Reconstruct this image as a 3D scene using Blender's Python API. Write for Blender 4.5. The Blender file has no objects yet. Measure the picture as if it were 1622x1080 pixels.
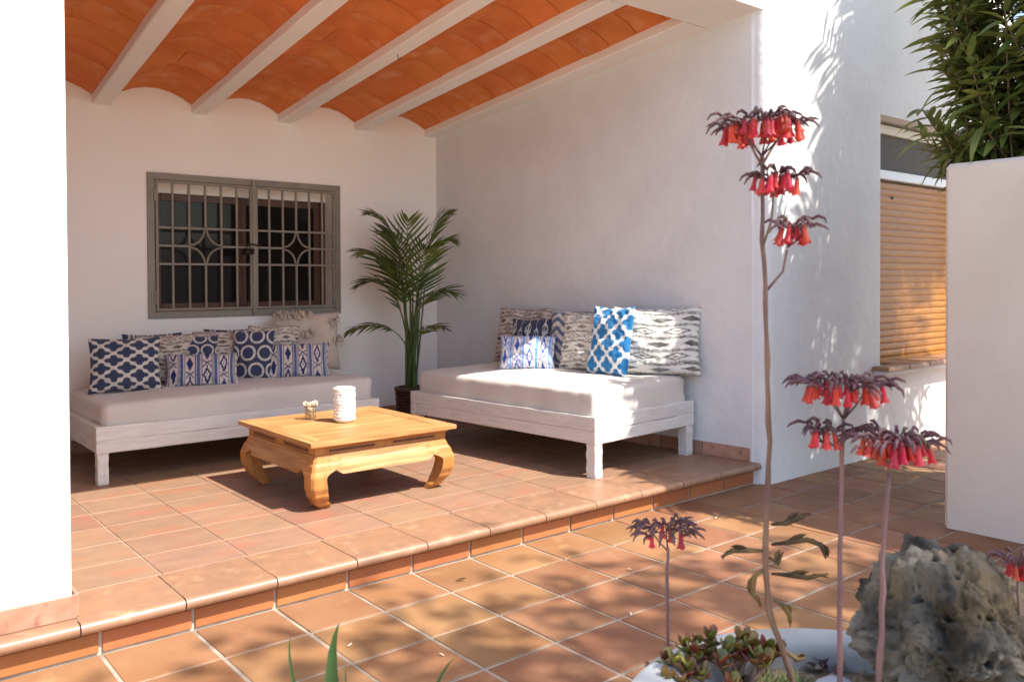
import bpy, math, random
import numpy as np
from mathutils import Vector, Matrix, noise
random.seed(7)
RNG = np.random.default_rng(7)
PI = math.pi
S = bpy.context.scene
COL = S.collection

# ------------------------------------------------------------------ camera
cam_data = bpy.data.cameras.new('camera')
cam = bpy.data.objects.new('camera', cam_data)
COL.objects.link(cam)
YAW, PIT, ROL = 0.6871, -0.0154, -0.0046
fw = Vector((math.sin(YAW)*math.cos(PIT), math.cos(YAW)*math.cos(PIT), math.sin(PIT)))
rt0 = Vector((math.cos(YAW), -math.sin(YAW), 0)); up0 = rt0.cross(fw)
rt = rt0*math.cos(ROL) + up0*math.sin(ROL); up = -rt0*math.sin(ROL) + up0*math.cos(ROL)
CAM = Vector((-0.7746, -3.2829, 1.3318))
m = Matrix((rt, up, -fw)).transposed().to_4x4(); m.translation = CAM
cam.matrix_world = m
cam_data.sensor_width = 36.0
cam_data.lens = 1345.0/1622.0*36.0
cam_data.shift_y = -(540.0-466.0)/1622.0
cam_data.clip_start = 0.05; cam_data.clip_end = 2000
cam_data.dof.use_dof = True
cam_data.dof.focus_distance = 5.5
cam_data.dof.aperture_fstop = 9.0
S.camera = cam

# ------------------------------------------------------------------ world, sun, exposure
SUN = Vector((0.29, -0.70, 1.0)).normalized()          # towards the sun
w = bpy.data.worlds.new('World'); S.world = w; w.use_nodes = True
nt = w.node_tree; bg = nt.nodes['Background']
sky = nt.nodes.new('ShaderNodeTexSky'); sky.sky_type = 'NISHITA'; sky.sun_disc = False
sky.sun_elevation = math.asin(SUN.z); sky.sun_rotation = math.atan2(SUN.x, SUN.y)
sky.air_density = 0.9; sky.dust_density = 1.6; sky.ozone_density = 0.8
nt.links.new(sky.outputs[0], bg.inputs[0]); bg.inputs[1].default_value = 0.115
sd = bpy.data.lights.new('sun', 'SUN'); sd.energy = 3.0; sd.angle = math.radians(0.53); sd.color = (1.0, 0.945, 0.86)
so = bpy.data.objects.new('sun', sd); COL.objects.link(so)
so.rotation_euler = (-SUN).to_track_quat('-Z', 'Y').to_euler(); so.location = (6, -12, 14)
S.view_settings.view_transform = 'Standard'; S.view_settings.look = 'None'
S.view_settings.gamma = 1.0; S.view_settings.use_curve_mapping = False
S.view_settings.exposure = 1.70
S.render.engine = 'CYCLES'
cy = S.cycles
cy.max_bounces = 14; cy.diffuse_bounces = 9; cy.glossy_bounces = 4; cy.transmission_bounces = 8; cy.transparent_max_bounces = 12
cy.use_denoising = True; cy.sample_clamp_indirect = 8.0; cy.caustics_reflective = False; cy.caustics_refractive = False
try: cy.denoiser = 'OPENIMAGEDENOISE'
except Exception: pass

# ------------------------------------------------------------------ materials
def lin(r, g, b):
    f = lambda c: (c/255/12.92) if c/255 <= 0.04045 else ((c/255+0.055)/1.055)**2.4
    return (f(r), f(g), f(b), 1)
def rgb(r, g, b): return (r, g, b, 1)
MATS = {}
def pm(name, c1, c2=None, scale=5.0, rough=0.6, bump=0.0, bscale=40.0, rand=0.0, hue=0.0, coord='Object', stretch=(1, 1, 1),
       spec=0.4, coat=0.0, sheen=0.0, transl=0.0, lo=0.35, hi=0.65, detail=6.0, c3=None, s3=1.0, lo3=0.55, hi3=0.7, metal=0.0, rough2=None,
       attr=None, dist=0.002, bstretch=None, bdetail=6.0):
    M = bpy.data.materials.new(name); M.use_nodes = True
    N = M.node_tree; L = N.links; P = N.nodes['Principled BSDF']; out = N.nodes['Material Output']
    def node(t, **k):
        n = N.nodes.new(t)
        for a, v in k.items(): setattr(n, a, v)
        return n
    tc = node('ShaderNodeTexCoord')
    if coord == 'World':
        geo = node('ShaderNodeNewGeometry'); src = geo.outputs['Position']
    else: src = tc.outputs[coord]
    oi = node('ShaderNodeObjectInfo')
    off = node('ShaderNodeVectorMath', operation='SCALE'); off.inputs[0].default_value = (13.1, 7.7, 5.3)
    L.new(oi.outputs['Random'], off.inputs[3])
    add = node('ShaderNodeVectorMath', operation='ADD'); L.new(src, add.inputs[0]); L.new(off.outputs[0], add.inputs[1])
    mp = node('ShaderNodeMapping'); mp.inputs['Scale'].default_value = stretch; L.new(add.outputs[0], mp.inputs[0])
    def ntex(sc, det=detail, vec=None):
        n = node('ShaderNodeTexNoise'); n.inputs['Scale'].default_value = sc; n.inputs['Detail'].default_value = det
        L.new((vec or mp).outputs[0], n.inputs['Vector']); return n
    def ramp(fac, lo, hi):
        r = node('ShaderNodeMapRange'); r.inputs[1].default_value = lo; r.inputs[2].default_value = hi; L.new(fac, r.inputs[0]); return r
    cur = None
    if attr:
        a = node('ShaderNodeAttribute'); a.attribute_name = attr; cur = a.outputs['Color']
    else:
        rg = node('ShaderNodeRGB'); rg.outputs[0].default_value = c1; cur = rg.outputs[0]
    def mixc(fac, a, b):
        x = node('ShaderNodeMix', data_type='RGBA')
        L.new(fac, x.inputs[0]); L.new(a, x.inputs[6])
        if isinstance(b, tuple): x.inputs[7].default_value = b
        else: L.new(b, x.inputs[7])
        return x.outputs[2]
    if c2: cur = mixc(ramp(ntex(scale).outputs[0], lo, hi).outputs[0], cur, c2)
    if c3: cur = mixc(ramp(ntex(s3).outputs[0], lo3, hi3).outputs[0], cur, c3)
    if rand or hue:
        h = node('ShaderNodeHueSaturation')
        r1 = node('ShaderNodeMapRange'); r1.inputs[3].default_value = 1-rand; r1.inputs[4].default_value = 1+rand
        L.new(oi.outputs['Random'], r1.inputs[0]); L.new(r1.outputs[0], h.inputs['Value'])
        ml = node('ShaderNodeMath', operation='MULTIPLY'); ml.inputs[1].default_value = 7.31; L.new(oi.outputs['Random'], ml.inputs[0])
        fr = node('ShaderNodeMath', operation='FRACT'); L.new(ml.outputs[0], fr.inputs[0])
        r2 = node('ShaderNodeMapRange'); r2.inputs[3].default_value = 0.5-hue; r2.inputs[4].default_value = 0.5+hue
        L.new(fr.outputs[0], r2.inputs[0]); L.new(r2.outputs[0], h.inputs['Hue'])
        L.new(cur, h.inputs['Color']); cur = h.outputs[0]
    L.new(cur, P.inputs['Base Color'])
    P.inputs['Roughness'].default_value = rough; P.inputs['Specular IOR Level'].default_value = spec
    P.inputs['Metallic'].default_value = metal
    P.inputs['Coat Weight'].default_value = coat; P.inputs['Sheen Weight'].default_value = sheen
    if rough2 is not None:
        rr = node('ShaderNodeMapRange'); rr.inputs[1].default_value = .35; rr.inputs[2].default_value = .65
        rr.inputs[3].default_value = rough; rr.inputs[4].default_value = rough2
        L.new(ntex(scale*1.7).outputs[0], rr.inputs[0]); L.new(rr.outputs[0], P.inputs['Roughness'])
    if bump:
        v = mp
        if bstretch:
            v = node('ShaderNodeMapping'); v.inputs['Scale'].default_value = bstretch; L.new(add.outputs[0], v.inputs[0])
        b = node('ShaderNodeBump'); b.inputs['Strength'].default_value = bump; b.inputs['Distance'].default_value = dist
        L.new(ntex(bscale, bdetail, v).outputs[0], b.inputs['Height']); L.new(b.outputs[0], P.inputs['Normal'])
    if transl:
        t = node('ShaderNodeBsdfTranslucent'); L.new(cur, t.inputs['Color'])
        mx = node('ShaderNodeMixShader'); mx.inputs[0].default_value = transl
        L.new(P.outputs[0], mx.inputs[1]); L.new(t.outputs[0], mx.inputs[2]); L.new(mx.outputs[0], out.inputs['Surface'])
    MATS[name] = M
    return M

plaster = pm('white_plaster', rgb(.91, .865, .80), rgb(.88, .83, .765), scale=1.1, rough=.85, bump=.35, bscale=22, coord='World', spec=.2, dist=.004, bdetail=9)
plaster_rough = pm('rough_white_plaster', rgb(.73, .725, .715), rgb(.68, .675, .665), scale=3, rough=.88, bump=.8, bscale=12, coord='World', spec=.2, dist=.010, bdetail=12)
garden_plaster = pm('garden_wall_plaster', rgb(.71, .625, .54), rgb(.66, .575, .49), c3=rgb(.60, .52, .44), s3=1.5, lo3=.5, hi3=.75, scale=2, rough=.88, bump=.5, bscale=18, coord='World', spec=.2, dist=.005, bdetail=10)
grout_l = pm('pale_grout', rgb(.38, .32, .255), rgb(.22, .18, .14), scale=9, rough=.9, bump=.6, bscale=120, coord='World', c3=rgb(.16, .12, .09), s3=2.3, lo3=.56, hi3=.66)
grout_w = pm('white_grout', rgb(.56, .46, .37), rgb(.40, .32, .25), scale=9, rough=.9, bump=.6, bscale=120, coord='World')
terracotta = pm('terracotta_tile', rgb(.285, .145, .074), rgb(.235, .106, .050), scale=3.2, rough=.52, rough2=.68, bump=.12, bscale=30, rand=.13, hue=.010, coord='World', spec=.25,
                c3=rgb(.31, .165, .08), s3=8.0, lo3=.58, hi3=.75)
riser_m = pm('riser_terracotta', rgb(.42, .165, .062), rgb(.37, .135, .05), scale=4, rough=.32, bump=.1, bscale=30, rand=.10, hue=.008, coord='World', spec=.5)
stoneware = pm('mottled_stoneware', rgb(.285, .165, .102), rgb(.238, .144, .094), scale=5, rough=.46, rough2=.62, bump=.15, bscale=26, rand=.07, hue=.006, coord='World', stretch=(1, 2.2, 1), spec=.45,
               c3=rgb(.315, .138, .084), s3=3.2, lo3=.52, hi3=.70, detail=9)
nosing_m = pm('glazed_step_edge', rgb(.31, .165, .095), rgb(.26, .145, .088), scale=9, rough=.36, rough2=.5, bump=.15, bscale=26, rand=.06, coord='World', spec=.5, c3=rgb(.36, .22, .13), s3=14, detail=9)
baseboard_m = pm('baseboard_tile', rgb(.36, .18, .115), rgb(.46, .25, .17), scale=10, rough=.4, bump=.1, bscale=40, rand=.08, coord='World', c3=rgb(.27, .13, .09), s3=22)
roof_brick = pm('orange_roof_brick', rgb(.72, .235, .07), rgb(.62, .18, .05), scale=4.5, rough=.8, bump=.35, bscale=60, rand=.05, hue=.004, coord='World', spec=.2,
                c3=rgb(.74, .36, .18), s3=5.0, lo3=.55, hi3=.80, detail=9)
mortar_dark = pm('roof_mortar', rgb(.16, .06, .03), rgb(.62, .42, .30), scale=5, rough=.9, bump=.5, bscale=60, coord='World')
beam_m = pm('beam_paint', rgb(.86, .83, .79), rgb(.83, .79, .74), scale=2, rough=.8, bump=.25, bscale=14, coord='World', spec=.2, dist=.004)
wood_white = pm('white_painted_wood', rgb(.71, .675, .635), rgb(.62, .58, .54), scale=6, rough=.6, bump=.5, bscale=14, coord='Object', stretch=(1, 9, 9), dist=.004,
                c3=rgb(.50, .45, .40), s3=16, lo3=.66, hi3=.74, rand=.03)
wood_white_y = pm('white_painted_wood_along_y', rgb(.71, .675, .635), rgb(.62, .58, .54), scale=6, rough=.6, bump=.5, bscale=14, coord='Object', stretch=(9, 1, 9), dist=.004,
                  c3=rgb(.50, .45, .40), s3=16, lo3=.66, hi3=.74, rand=.03)
wood_white_z = pm('white_painted_wood_upright', rgb(.71, .675, .635), rgb(.62, .58, .54), scale=6, rough=.6, bump=.5, bscale=14, coord='Object', stretch=(9, 9, 1), dist=.004, rand=.03)
sheet_m = pm('beige_cotton_sheet', rgb(.62, .56, .505), rgb(.58, .52, .465), scale=3, rough=.9, bump=.35, bscale=9, coord='Object', sheen=.2, spec=.15, dist=.006, bdetail=4)
table_x = pm('honey_wood', rgb(.50, .265, .10), rgb(.33, .14, .042), scale=3.4, rough=.42, rough2=.6, bump=.2, bscale=9, coord='Object', stretch=(1.0, 15, 15), spec=.45, detail=10, rand=.05, c3=rgb(.55, .31, .125), s3=2.2, lo3=.5, hi3=.7)
table_y = pm('honey_wood_along_y', rgb(.50, .265, .10), rgb(.33, .14, .042), scale=3.4, rough=.42, rough2=.6, bump=.2, bscale=9, coord='Object', stretch=(15, 1.0, 15), spec=.45, detail=10, rand=.05, c3=rgb(.55, .31, .125), s3=2.2, lo3=.5, hi3=.7)
table_z = pm('honey_wood_upright', rgb(.48, .215, .06), rgb(.39, .155, .04), scale=4, rough=.42, rough2=.58, bump=.2, bscale=9, coord='Object', stretch=(9, 9, 1.2), spec=.45, detail=10, rand=.05)
grille_m = pm('olive_grey_metal', rgb(.25, .218, .165), rgb(.215, .185, .14), scale=12, rough=.5, bump=.1, bscale=90, coord='Object', spec=.5)
dark_metal = pm('dark_metal', rgb(.06, .045, .035), rough=.4, metal=.6)
win_wood = pm('brown_window_wood', rgb(.125, .058, .032), rgb(.09, .038, .022), scale=8, rough=.45, stretch=(6, 6, 1), coord='Object')
glass_dark = pm('dark_window_glass', rgb(.014, .011, .009), rough=.12, spec=.16, bump=.05, bscale=4)
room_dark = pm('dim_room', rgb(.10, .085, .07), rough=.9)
curtain_m = pm('grey_curtain', rgb(.22, .20, .19), rough=.9)
shutter_m = pm('ochre_shutter', rgb(.37, .155, .026), rgb(.30, .118, .019), scale=6, rough=.42, bump=.1, bscale=30, coord='World', stretch=(1, 1, 12), rand=.05)
rail_m = pm('white_aluminium', rgb(.70, .72, .74), rough=.35, spec=.5)
screen_m = pm('grey_screen_mesh', rgb(.085, .072, .062), rgb(.06, .05, .043), scale=30, rough=.7, coord='World', stretch=(1, 1, 12), bump=.3, bscale=200)
beige_frame = pm('cream_frame', rgb(.62, .56, .46), rough=.5)
fabric_attr = pm('printed_cushion_cotton', rgb(.5, .5, .5), rough=.88, attr='print', bump=.25, bscale=260, sheen=.2, spec=.15, dist=.001)
cream_fabric = pm('cream_tufted_cotton', rgb(.60, .50, .40), rgb(.55, .45, .35), scale=5, rough=.92, bump=.5, bscale=160, sheen=.2, spec=.1)
ceramic = pm('white_rough_ceramic', rgb(.84, .82, .79), rgb(.78, .76, .72), scale=30, rough=.55, bump=.3, bscale=60)
shell_m = pm('pale_shells', rgb(.78, .68, .54), rgb(.62, .44, .26), scale=22, rough=.5)
wicker_m = pm('dark_wicker', rgb(.085, .035, .022), rgb(.05, .02, .012), scale=40, rough=.5, bump=.4, bscale=80)
palm_leaf = pm('palm_leaf', rgb(.06, .095, .014), rgb(.13, .165, .026), scale=6, rough=.42, transl=.22, rand=.2, spec=.45)
palm_stem = pm('palm_stem', rgb(.10, .14, .035), rgb(.07, .10, .03), scale=10, rough=.5)
ole_leaf = pm('oleander_leaf', rgb(.15, .21, .05), rgb(.27, .30, .075), scale=7, rough=.38, transl=.42, rand=.35, hue=.02, spec=.5)
ole_stem = pm('oleander_stem', rgb(.22, .13, .06), rgb(.16, .11, .05), scale=14, rough=.7)
tree_leaf = pm('tree_leaf', rgb(.05, .09, .025), rough=.6, transl=.2)
bark = pm('bark', rgb(.16, .11, .075), rgb(.10, .07, .045), scale=9, rough=.9, bump=.8, bscale=24)
kal_stem = pm('tan_flower_stem', rgb(.145, .078, .05), rgb(.21, .12, .075), scale=12, rough=.6, bump=.5, bscale=45, stretch=(2, 2, .8), c3=rgb(.11, .06, .05), s3=9)
kal_purple = pm('mauve_flower_stem', rgb(.15, .075, .08), rgb(.21, .115, .105), scale=10, rough=.55, bump=.25, bscale=60)
bell_m = pm('coral_red_petal', rgb(.58, .020, .016), rgb(.64, .085, .075), scale=30, rough=.45, transl=.35, rand=.25, hue=.015)
calyx_m = pm('withered_purple_flower', rgb(.075, .026, .038), rgb(.16, .075, .08), scale=40, rough=.7, rand=.25, c3=rgb(.11, .07, .035), s3=28)
dry_leaf = pm('dry_leaf', rgb(.20, .125, .045), rgb(.045, .028, .016), scale=22, rough=.8, transl=.1)
jade_m = pm('jade_leaf', rgb(.125, .13, .018), rgb(.17, .042, .016), scale=11, rough=.32, rand=.3, hue=.04, spec=.5, coat=.15, coord='World', lo=.4, hi=.6)
jade_stem = pm('jade_stem', rgb(.13, .075, .05), rgb(.20, .13, .09), scale=20, rough=.8, bump=.5, bscale=50)
rock_m = pm('grey_karst_rock', rgb(.225, .20, .16), rgb(.026, .022, .017), scale=8, rough=.92, bump=1.0, bscale=38, coord='Object', spec=.2, detail=14, c3=rgb(.17, .12, .062), s3=6, lo3=.53, hi3=.72, dist=.016, bdetail=15)
concrete = pm('pale_cement_rim', rgb(.50, .50, .49), rgb(.40, .40, .385), scale=7, rough=.8, bump=.3, bscale=50, coord='Object')
soil_m = pm('sandy_soil', rgb(.34, .25, .16), rgb(.22, .15, .09), scale=25, rough=.95, bump=.9, bscale=80, coord='World')
pebble_m = pm('pebble', rgb(.45, .37, .28), rgb(.30, .24, .18), scale=30, rough=.85, rand=.35)
marble_m = pm('white_stone', rgb(.50, .52, .54), rgb(.38, .40, .42), scale=14, rough=.6, bump=.4, bscale=40)
strap_m = pm('strap_leaf', rgb(.028, .075, .018), rgb(.045, .10, .022), scale=4, rough=.3, transl=.15, spec=.5, stretch=(1, 1, .2))
grass_m = pm('tuft_leaf', rgb(.10, .15, .04), rgb(.20, .19, .06), scale=20, rough=.6, transl=.2)
ground_m = pm('bounce_gravel', rgb(.56, .50, .41), rgb(.46, .40, .32), scale=.6, rough=.95, coord='World')  # invented gravel, kept pale to bounce sunlight into the porch
porcelain = pm('ceramic_pot', rgb(.35, .17, .09), rough=.6)
g = bpy.data.materials.new('clear_glass'); g.use_nodes = True
gn = g.node_tree; gn.nodes.remove(gn.nodes['Principled BSDF'])
g1 = gn.nodes.new('ShaderNodeBsdfTransparent'); g1.inputs[0].default_value = (.93, .94, .92, 1); g2 = gn.nodes.new('ShaderNodeBsdfGlossy'); g2.inputs['Roughness'].default_value = .04
g3 = gn.nodes.new('ShaderNodeMixShader'); g4 = gn.nodes.new('ShaderNodeLayerWeight'); g4.inputs[0].default_value = .12
gn.links.new(g4.outputs[1], g3.inputs[0]); gn.links.new(g1.outputs[0], g3.inputs[1]); gn.links.new(g2.outputs[0], g3.inputs[2]); gn.links.new(g3.outputs[0], gn.nodes['Material Output'].inputs[0])
clear_glass = g

# ------------------------------------------------------------------ mesh helpers
class MB:
    def __init__(s): s.v = []; s.f = []; s.m = []
    def add(s, vs, fs, mi=0):
        o = len(s.v); s.v += [tuple(v) for v in vs]; s.f += [tuple(i+o for i in f) for f in fs]; s.m += [mi]*len(fs)
    def box(s, lo, hi, b=0.0, M=None, mi=0):
        lo = Vector(lo); hi = Vector(hi); c = (lo+hi)/2; h = (hi-lo)/2
        if b <= 0:
            vs = [(sx*h.x, sy*h.y, sz*h.z) for sx in (-1, 1) for sy in (-1, 1) for sz in (-1, 1)]
            fs = [(0, 1, 3, 2), (4, 6, 7, 5), (0, 4, 5, 1), (2, 3, 7, 6), (0, 2, 6, 4), (1, 5, 7, 3)]
        else:
            b = min(b, h.x*.9, h.y*.9, h.z*.9)
            vs = []; idx = {}
            for sx in (-1, 1):
                for sy in (-1, 1):
                    for sz in (-1, 1):
                        for a in range(3):
                            e = [h.x-b, h.y-b, h.z-b]; e[a] += b
                            idx[(sx, sy, sz, a)] = len(vs); vs.append((sx*e[0], sy*e[1], sz*e[2]))
            fs = []
            for a in range(3):
                for sg in (-1, 1):
                    q = []
                    for (p, r) in ((-1, -1), (1, -1), (1, 1), (-1, 1)):
                        k = [0, 0, 0]; k[a] = sg; k[(a+1) % 3] = p*sg; k[(a+2) % 3] = r
                        q.append(idx[(k[0], k[1], k[2], a)])
                    fs.append(tuple(q))
            for a in range(3):            # edges along axis a
                p, q = (a+1) % 3, (a+2) % 3
                for sp in (-1, 1):
                    for sq in (-1, 1):
                        def K(sa, ax):
                            k = [0, 0, 0]; k[a] = sa; k[p] = sp; k[q] = sq; return idx[(k[0], k[1], k[2], ax)]
                        f = (K(-1, p), K(1, p), K(1, q), K(-1, q))
                        fs.append(f if sp*sq < 0 else f[::-1])
            for sx in (-1, 1):
                for sy in (-1, 1):
                    for sz in (-1, 1):
                        f = tuple(idx[(sx, sy, sz, a)] for a in range(3))
                        fs.append(f if sx*sy*sz > 0 else f[::-1])
        out = []
        for v in vs:
            p = Vector(v)+c
            if M is not None: p = M @ p
            out.append(p)
        s.add(out, fs, mi)
    def tube(s, pts, rad, n=6, mi=0, cap=True):
        pts = [Vector(p) for p in pts]
        if not hasattr(rad, '__len__'): rad = [rad]*len(pts)
        vs = []; prev = None
        for i, p in enumerate(pts):
            t = (pts[min(i+1, len(pts)-1)]-pts[max(i-1, 0)]).normalized()
            if prev is None:
                a = Vector((0, 0, 1)) if abs(t.z) < .9 else Vector((1, 0, 0)); x = t.cross(a).normalized()
            else: x = (prev - t*prev.dot(t)).normalized()
            prev = x; y = t.cross(x)
            for k in range(n):
                a = 2*PI*k/n; vs.append(p+(x*math.cos(a)+y*math.sin(a))*rad[i])
        fs = []
        for i in range(len(pts)-1):
            for k in range(n):
                k2 = (k+1) % n; fs.append((i*n+k, i*n+k2, (i+1)*n+k2, (i+1)*n+k))
        if cap: fs.append(tuple(range(n))[::-1]); fs.append(tuple((len(pts)-1)*n+k for k in range(n)))
        s.add(vs, fs, mi)
    def lathe(s, prof, n=32, c=(0, 0, 0), mi=0, closed=False):
        vs = []
        for r, z in prof:
            for k in range(n):
                a = 2*PI*k/n; vs.append((c[0]+r*math.cos(a), c[1]+r*math.sin(a), c[2]+z))
        fs = []
        L = len(prof)
        for i in range(L if closed else L-1):
            j = (i+1) % L
            for k in range(n):
                k2 = (k+1) % n; fs.append((i*n+k, i*n+k2, j*n+k2, j*n+k))
        s.add(vs, fs, mi)
    def prism(s, poly, z0, z1, mi=0):
        n = len(poly); vs = [(x, y, z0) for x, y in poly]+[(x, y, z1) for x, y in poly]
        fs = [(i, (i+1) % n, n+(i+1) % n, n+i) for i in range(n)]+[tuple(range(n))[::-1], tuple(range(n, 2*n))]
        s.add(vs, fs, mi)
    def grid(s, P, mi=0, wrap=False):
        nu, nv = len(P), len(P[0]); vs = [p for row in P for p in row]; fs = []
        for i in range(nu-1):
            for j in range(nv-1): fs.append((i*nv+j, (i+1)*nv+j, (i+1)*nv+j+1, i*nv+j+1))
            if wrap: fs.append((i*nv+nv-1, (i+1)*nv+nv-1, (i+1)*nv, i*nv))
        s.add(vs, fs, mi)
    def leaf(s, base, d, up, L, W, bend=.25, n=3, fold=.12, mi=0, tip=0.0, prof=None):
        base = Vector(base); d = Vector(d).normalized(); up = Vector(up); up = (up-d*up.dot(d))
        up = up.normalized() if up.length > 1e-4 else d.orthogonal().normalized(); sd_ = d.cross(up)
        vs = []
        for i in range(n+1):
            t = i/n; c = base+d*(L*t)-up*(bend*L*t*t)
            wd = W*(prof(t) if prof else math.sin(PI*min(1, .12+t*.88))**.8)
            if i == n: wd = W*tip
            vs += [c-sd_*wd/2+up*fold*wd, c, c+sd_*wd/2+up*fold*wd]
        fs = []
        for i in range(n):
            a = i*3; fs += [(a, a+3, a+4, a+1), (a+1, a+4, a+5, a+2)]
        s.add(vs, fs, mi)
    def data(s, name, mats, smooth=False):
        me = bpy.data.meshes.new(name); me.from_pydata([tuple(v) for v in s.v], [], s.f)
        for mt in (mats if isinstance(mats, (list, tuple)) else [mats]): me.materials.append(mt)
        if any(s.m): me.polygons.foreach_set('material_index', s.m)
        if smooth: me.polygons.foreach_set('use_smooth', [True]*len(me.polygons))
        me.update(); return me
    def build(s, name, mats, parent=None, smooth=False, loc=None, rot=None):
        return link(name, s.data(name, mats, smooth), parent, loc, rot)

def link(name, data, parent=None, loc=None, rot=None):
    o = bpy.data.objects.new(name, data); COL.objects.link(o)
    if parent is not None: o.parent = parent
    if loc is not None: o.location = loc
    if rot is not None: o.rotation_euler = rot
    return o
def tag(o, label, cat=None, group=None, kind=None):
    o['label'] = label
    if cat: o['category'] = cat
    if group: o['group'] = group
    if kind: o['kind'] = kind
    return o
def thing(name, label, cat, loc=(0, 0, 0), rz=0, group=None, rot=None):
    o = link(name, None, None, loc, rot or (0, 0, rz)); o.empty_display_size = .1
    return tag(o, label, cat, group)
def struct(o, label): return tag(o, label, kind='structure')
def fbm(p, o=4): return noise.fractal(Vector(p), 1.0, 2.0, o)

H = 0.1416                     # porch floor height above the terrace
T = 0.33                       # terrace tile pitch
# back wall plane and the (slightly splayed) side wall
YB = 3.25
SW0 = Vector((3.962, -0.09)); SW1 = Vector((3.676, YB))
def side_x(y): return SW0.x+(SW1.x-SW0.x)*(y-SW0.y)/(SW1.y-SW0.y)

# ------------------------------------------------------------------ ground, terrace, porch floor
b = MB(); b.grid([[(x, y, -.035) for y in (-400, -5.7, 400)] for x in (-400, 0, 400)])
struct(b.build('ground', ground_m), 'ground around the paved terrace, pale gravel added to bounce light')
b = MB(); b.box((-4.3, -5.6, -.2), (8.2, 2.2, -.003))
terrace = struct(b.build('terrace', grout_l), 'terrace paved with square terracotta tiles and pale joints')
j_t = .0135
def tile_data(name, wx, wy, th, bev, mt):
    q = MB(); q.box((-wx/2, -wy/2, -th), (wx/2, wy/2, 0), bev); return q.data(name, mt)
td = [tile_data('tile', T-j_t-.001*k, T-j_t-.001*k, .012, .003, terracotta) for k in range(2)]
td0 = tile_data('tile', T-j_t, .3154-j_t, .012, .003, terracotta)
for i in range(-8, 22):
    for j in range(0, 10):
        x = (i+.5)*T; y = -.3154/2 if j == 0 else -.3154-(j-.5)*T
        if x > 6.9 and j == 0: continue
        o = link('tile', td0 if j == 0 else random.choice(td), terrace, (x+random.uniform(-.0015, .0015), y+random.uniform(-.0015, .0015), .0012+random.uniform(-.0012, .0012)))
        o.rotation_euler = (random.uniform(-.004, .004), random.uniform(-.004, .004), random.uniform(-.007, .007))

b = MB(); b.box((-4.2, .006, -.1), (4.1, 3.5, H-.004))
porch = struct(b.build('porch_floor', grout_w), 'raised porch floor of mottled pink stoneware tiles')
SU, UX0, UN, SV = .3618, .307, .2985, .292
pd = tile_data('tile', SU-.005, SV-.005, .010, .0018, stoneware)
for k in range(-2, 10):
    for j in range(0, 11):
        x = UX0+(k+.5)*SU; y = UN+(j+.5)*SV
        if x > 3.98 or y > 3.3: continue
        o = link('tile', pd, porch, (x, y, H+random.uniform(-.0004, .0004))); o.rotation_euler = (random.uniform(-.0015, .0015), random.uniform(-.0015, .0015), 0)
# step treads with a bullnose edge
prof = [(UN-.003, H-.012), (UN-.003, H+.0004)]
YF, TH = -.055, .046
for k in range(9):
    a = PI/2-PI*k/8*.92; prof.append((YF+TH/2-TH/2*math.cos(a)*1.0, H-TH/2+TH/2*math.sin(a)))
prof += [(-.028, H-TH+.001), (-.016, H-TH-.003), (.004, H-TH-.003), (.02, H-.012)]
for k in range(-11, 11):
    x0 = UX0+(k)*SU-.02+.0025; x1 = x0+SU-.005
    if x0 > 3.93: continue
    x1 = min(x1, 3.965)
    q = MB(); n = len(prof)
    q.add([(x0, y, z) for y, z in prof]+[(x1, y, z) for y, z in prof], [(i, (i+1) % n, n+(i+1) % n, n+i)[::-1] for i in range(n)]+[tuple(range(n)), tuple(range(n, 2*n))[::-1]])
    o = q.build('step_tread', nosing_m, porch); o.location.z = random.uniform(-.0008, .0008)
for i in range(-12, 12):
    x0 = i*T+j_t/2; x1 = min((i+1)*T-j_t/2, 3.955)
    q = MB(); q.box((x0, -.003, .008), (x1, .012, H-TH-.014), .002); q.build('riser_tile', riser_m, porch)

# ------------------------------------------------------------------ walls
WX0, WX1, WZ0, WZ1 = 1.165, 2.640, 1.113, 2.098       # window opening
b = MB()
b.box((-.6, YB, -.1), (WX0, YB+.3, 3.1)); b.box((WX1, YB, -.1), (3.9, YB+.3, 3.1))
b.box((WX0, YB, -.1), (WX1, YB+.3, WZ0)); b.box((WX0, YB, WZ1), (WX1, YB+.3, 3.1))
back_wall = struct(b.build('back_wall', plaster), 'white back wall of the porch around the grilled window')
def baseboard(x0, y0, x1, y1, nrm, parent, z=H, h=.088, pitch=.36):
    L = math.hypot(x1-x0, y1-y0); n = max(1, round(L/pitch)); dx, dy = (x1-x0)/L, (y1-y0)/L; ang = math.atan2(dy, dx)
    for i in range(n):
        a0 = L*i/n+.0015; a1 = L*(i+1)/n-.0015
        q = MB(); q.box((-(a1-a0)/2, -.006, 0), ((a1-a0)/2, .006, h), .0015)
        c = (a0+a1)/2
        q.build('baseboard_tile', baseboard_m, parent, loc=(x0+dx*c+nrm[0]*.006, y0+dy*c+nrm[1]*.006, z+.001), rot=(0, 0, ang))
baseboard(-.4, YB, 3.66, YB, (0, -1), back_wall)

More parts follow.
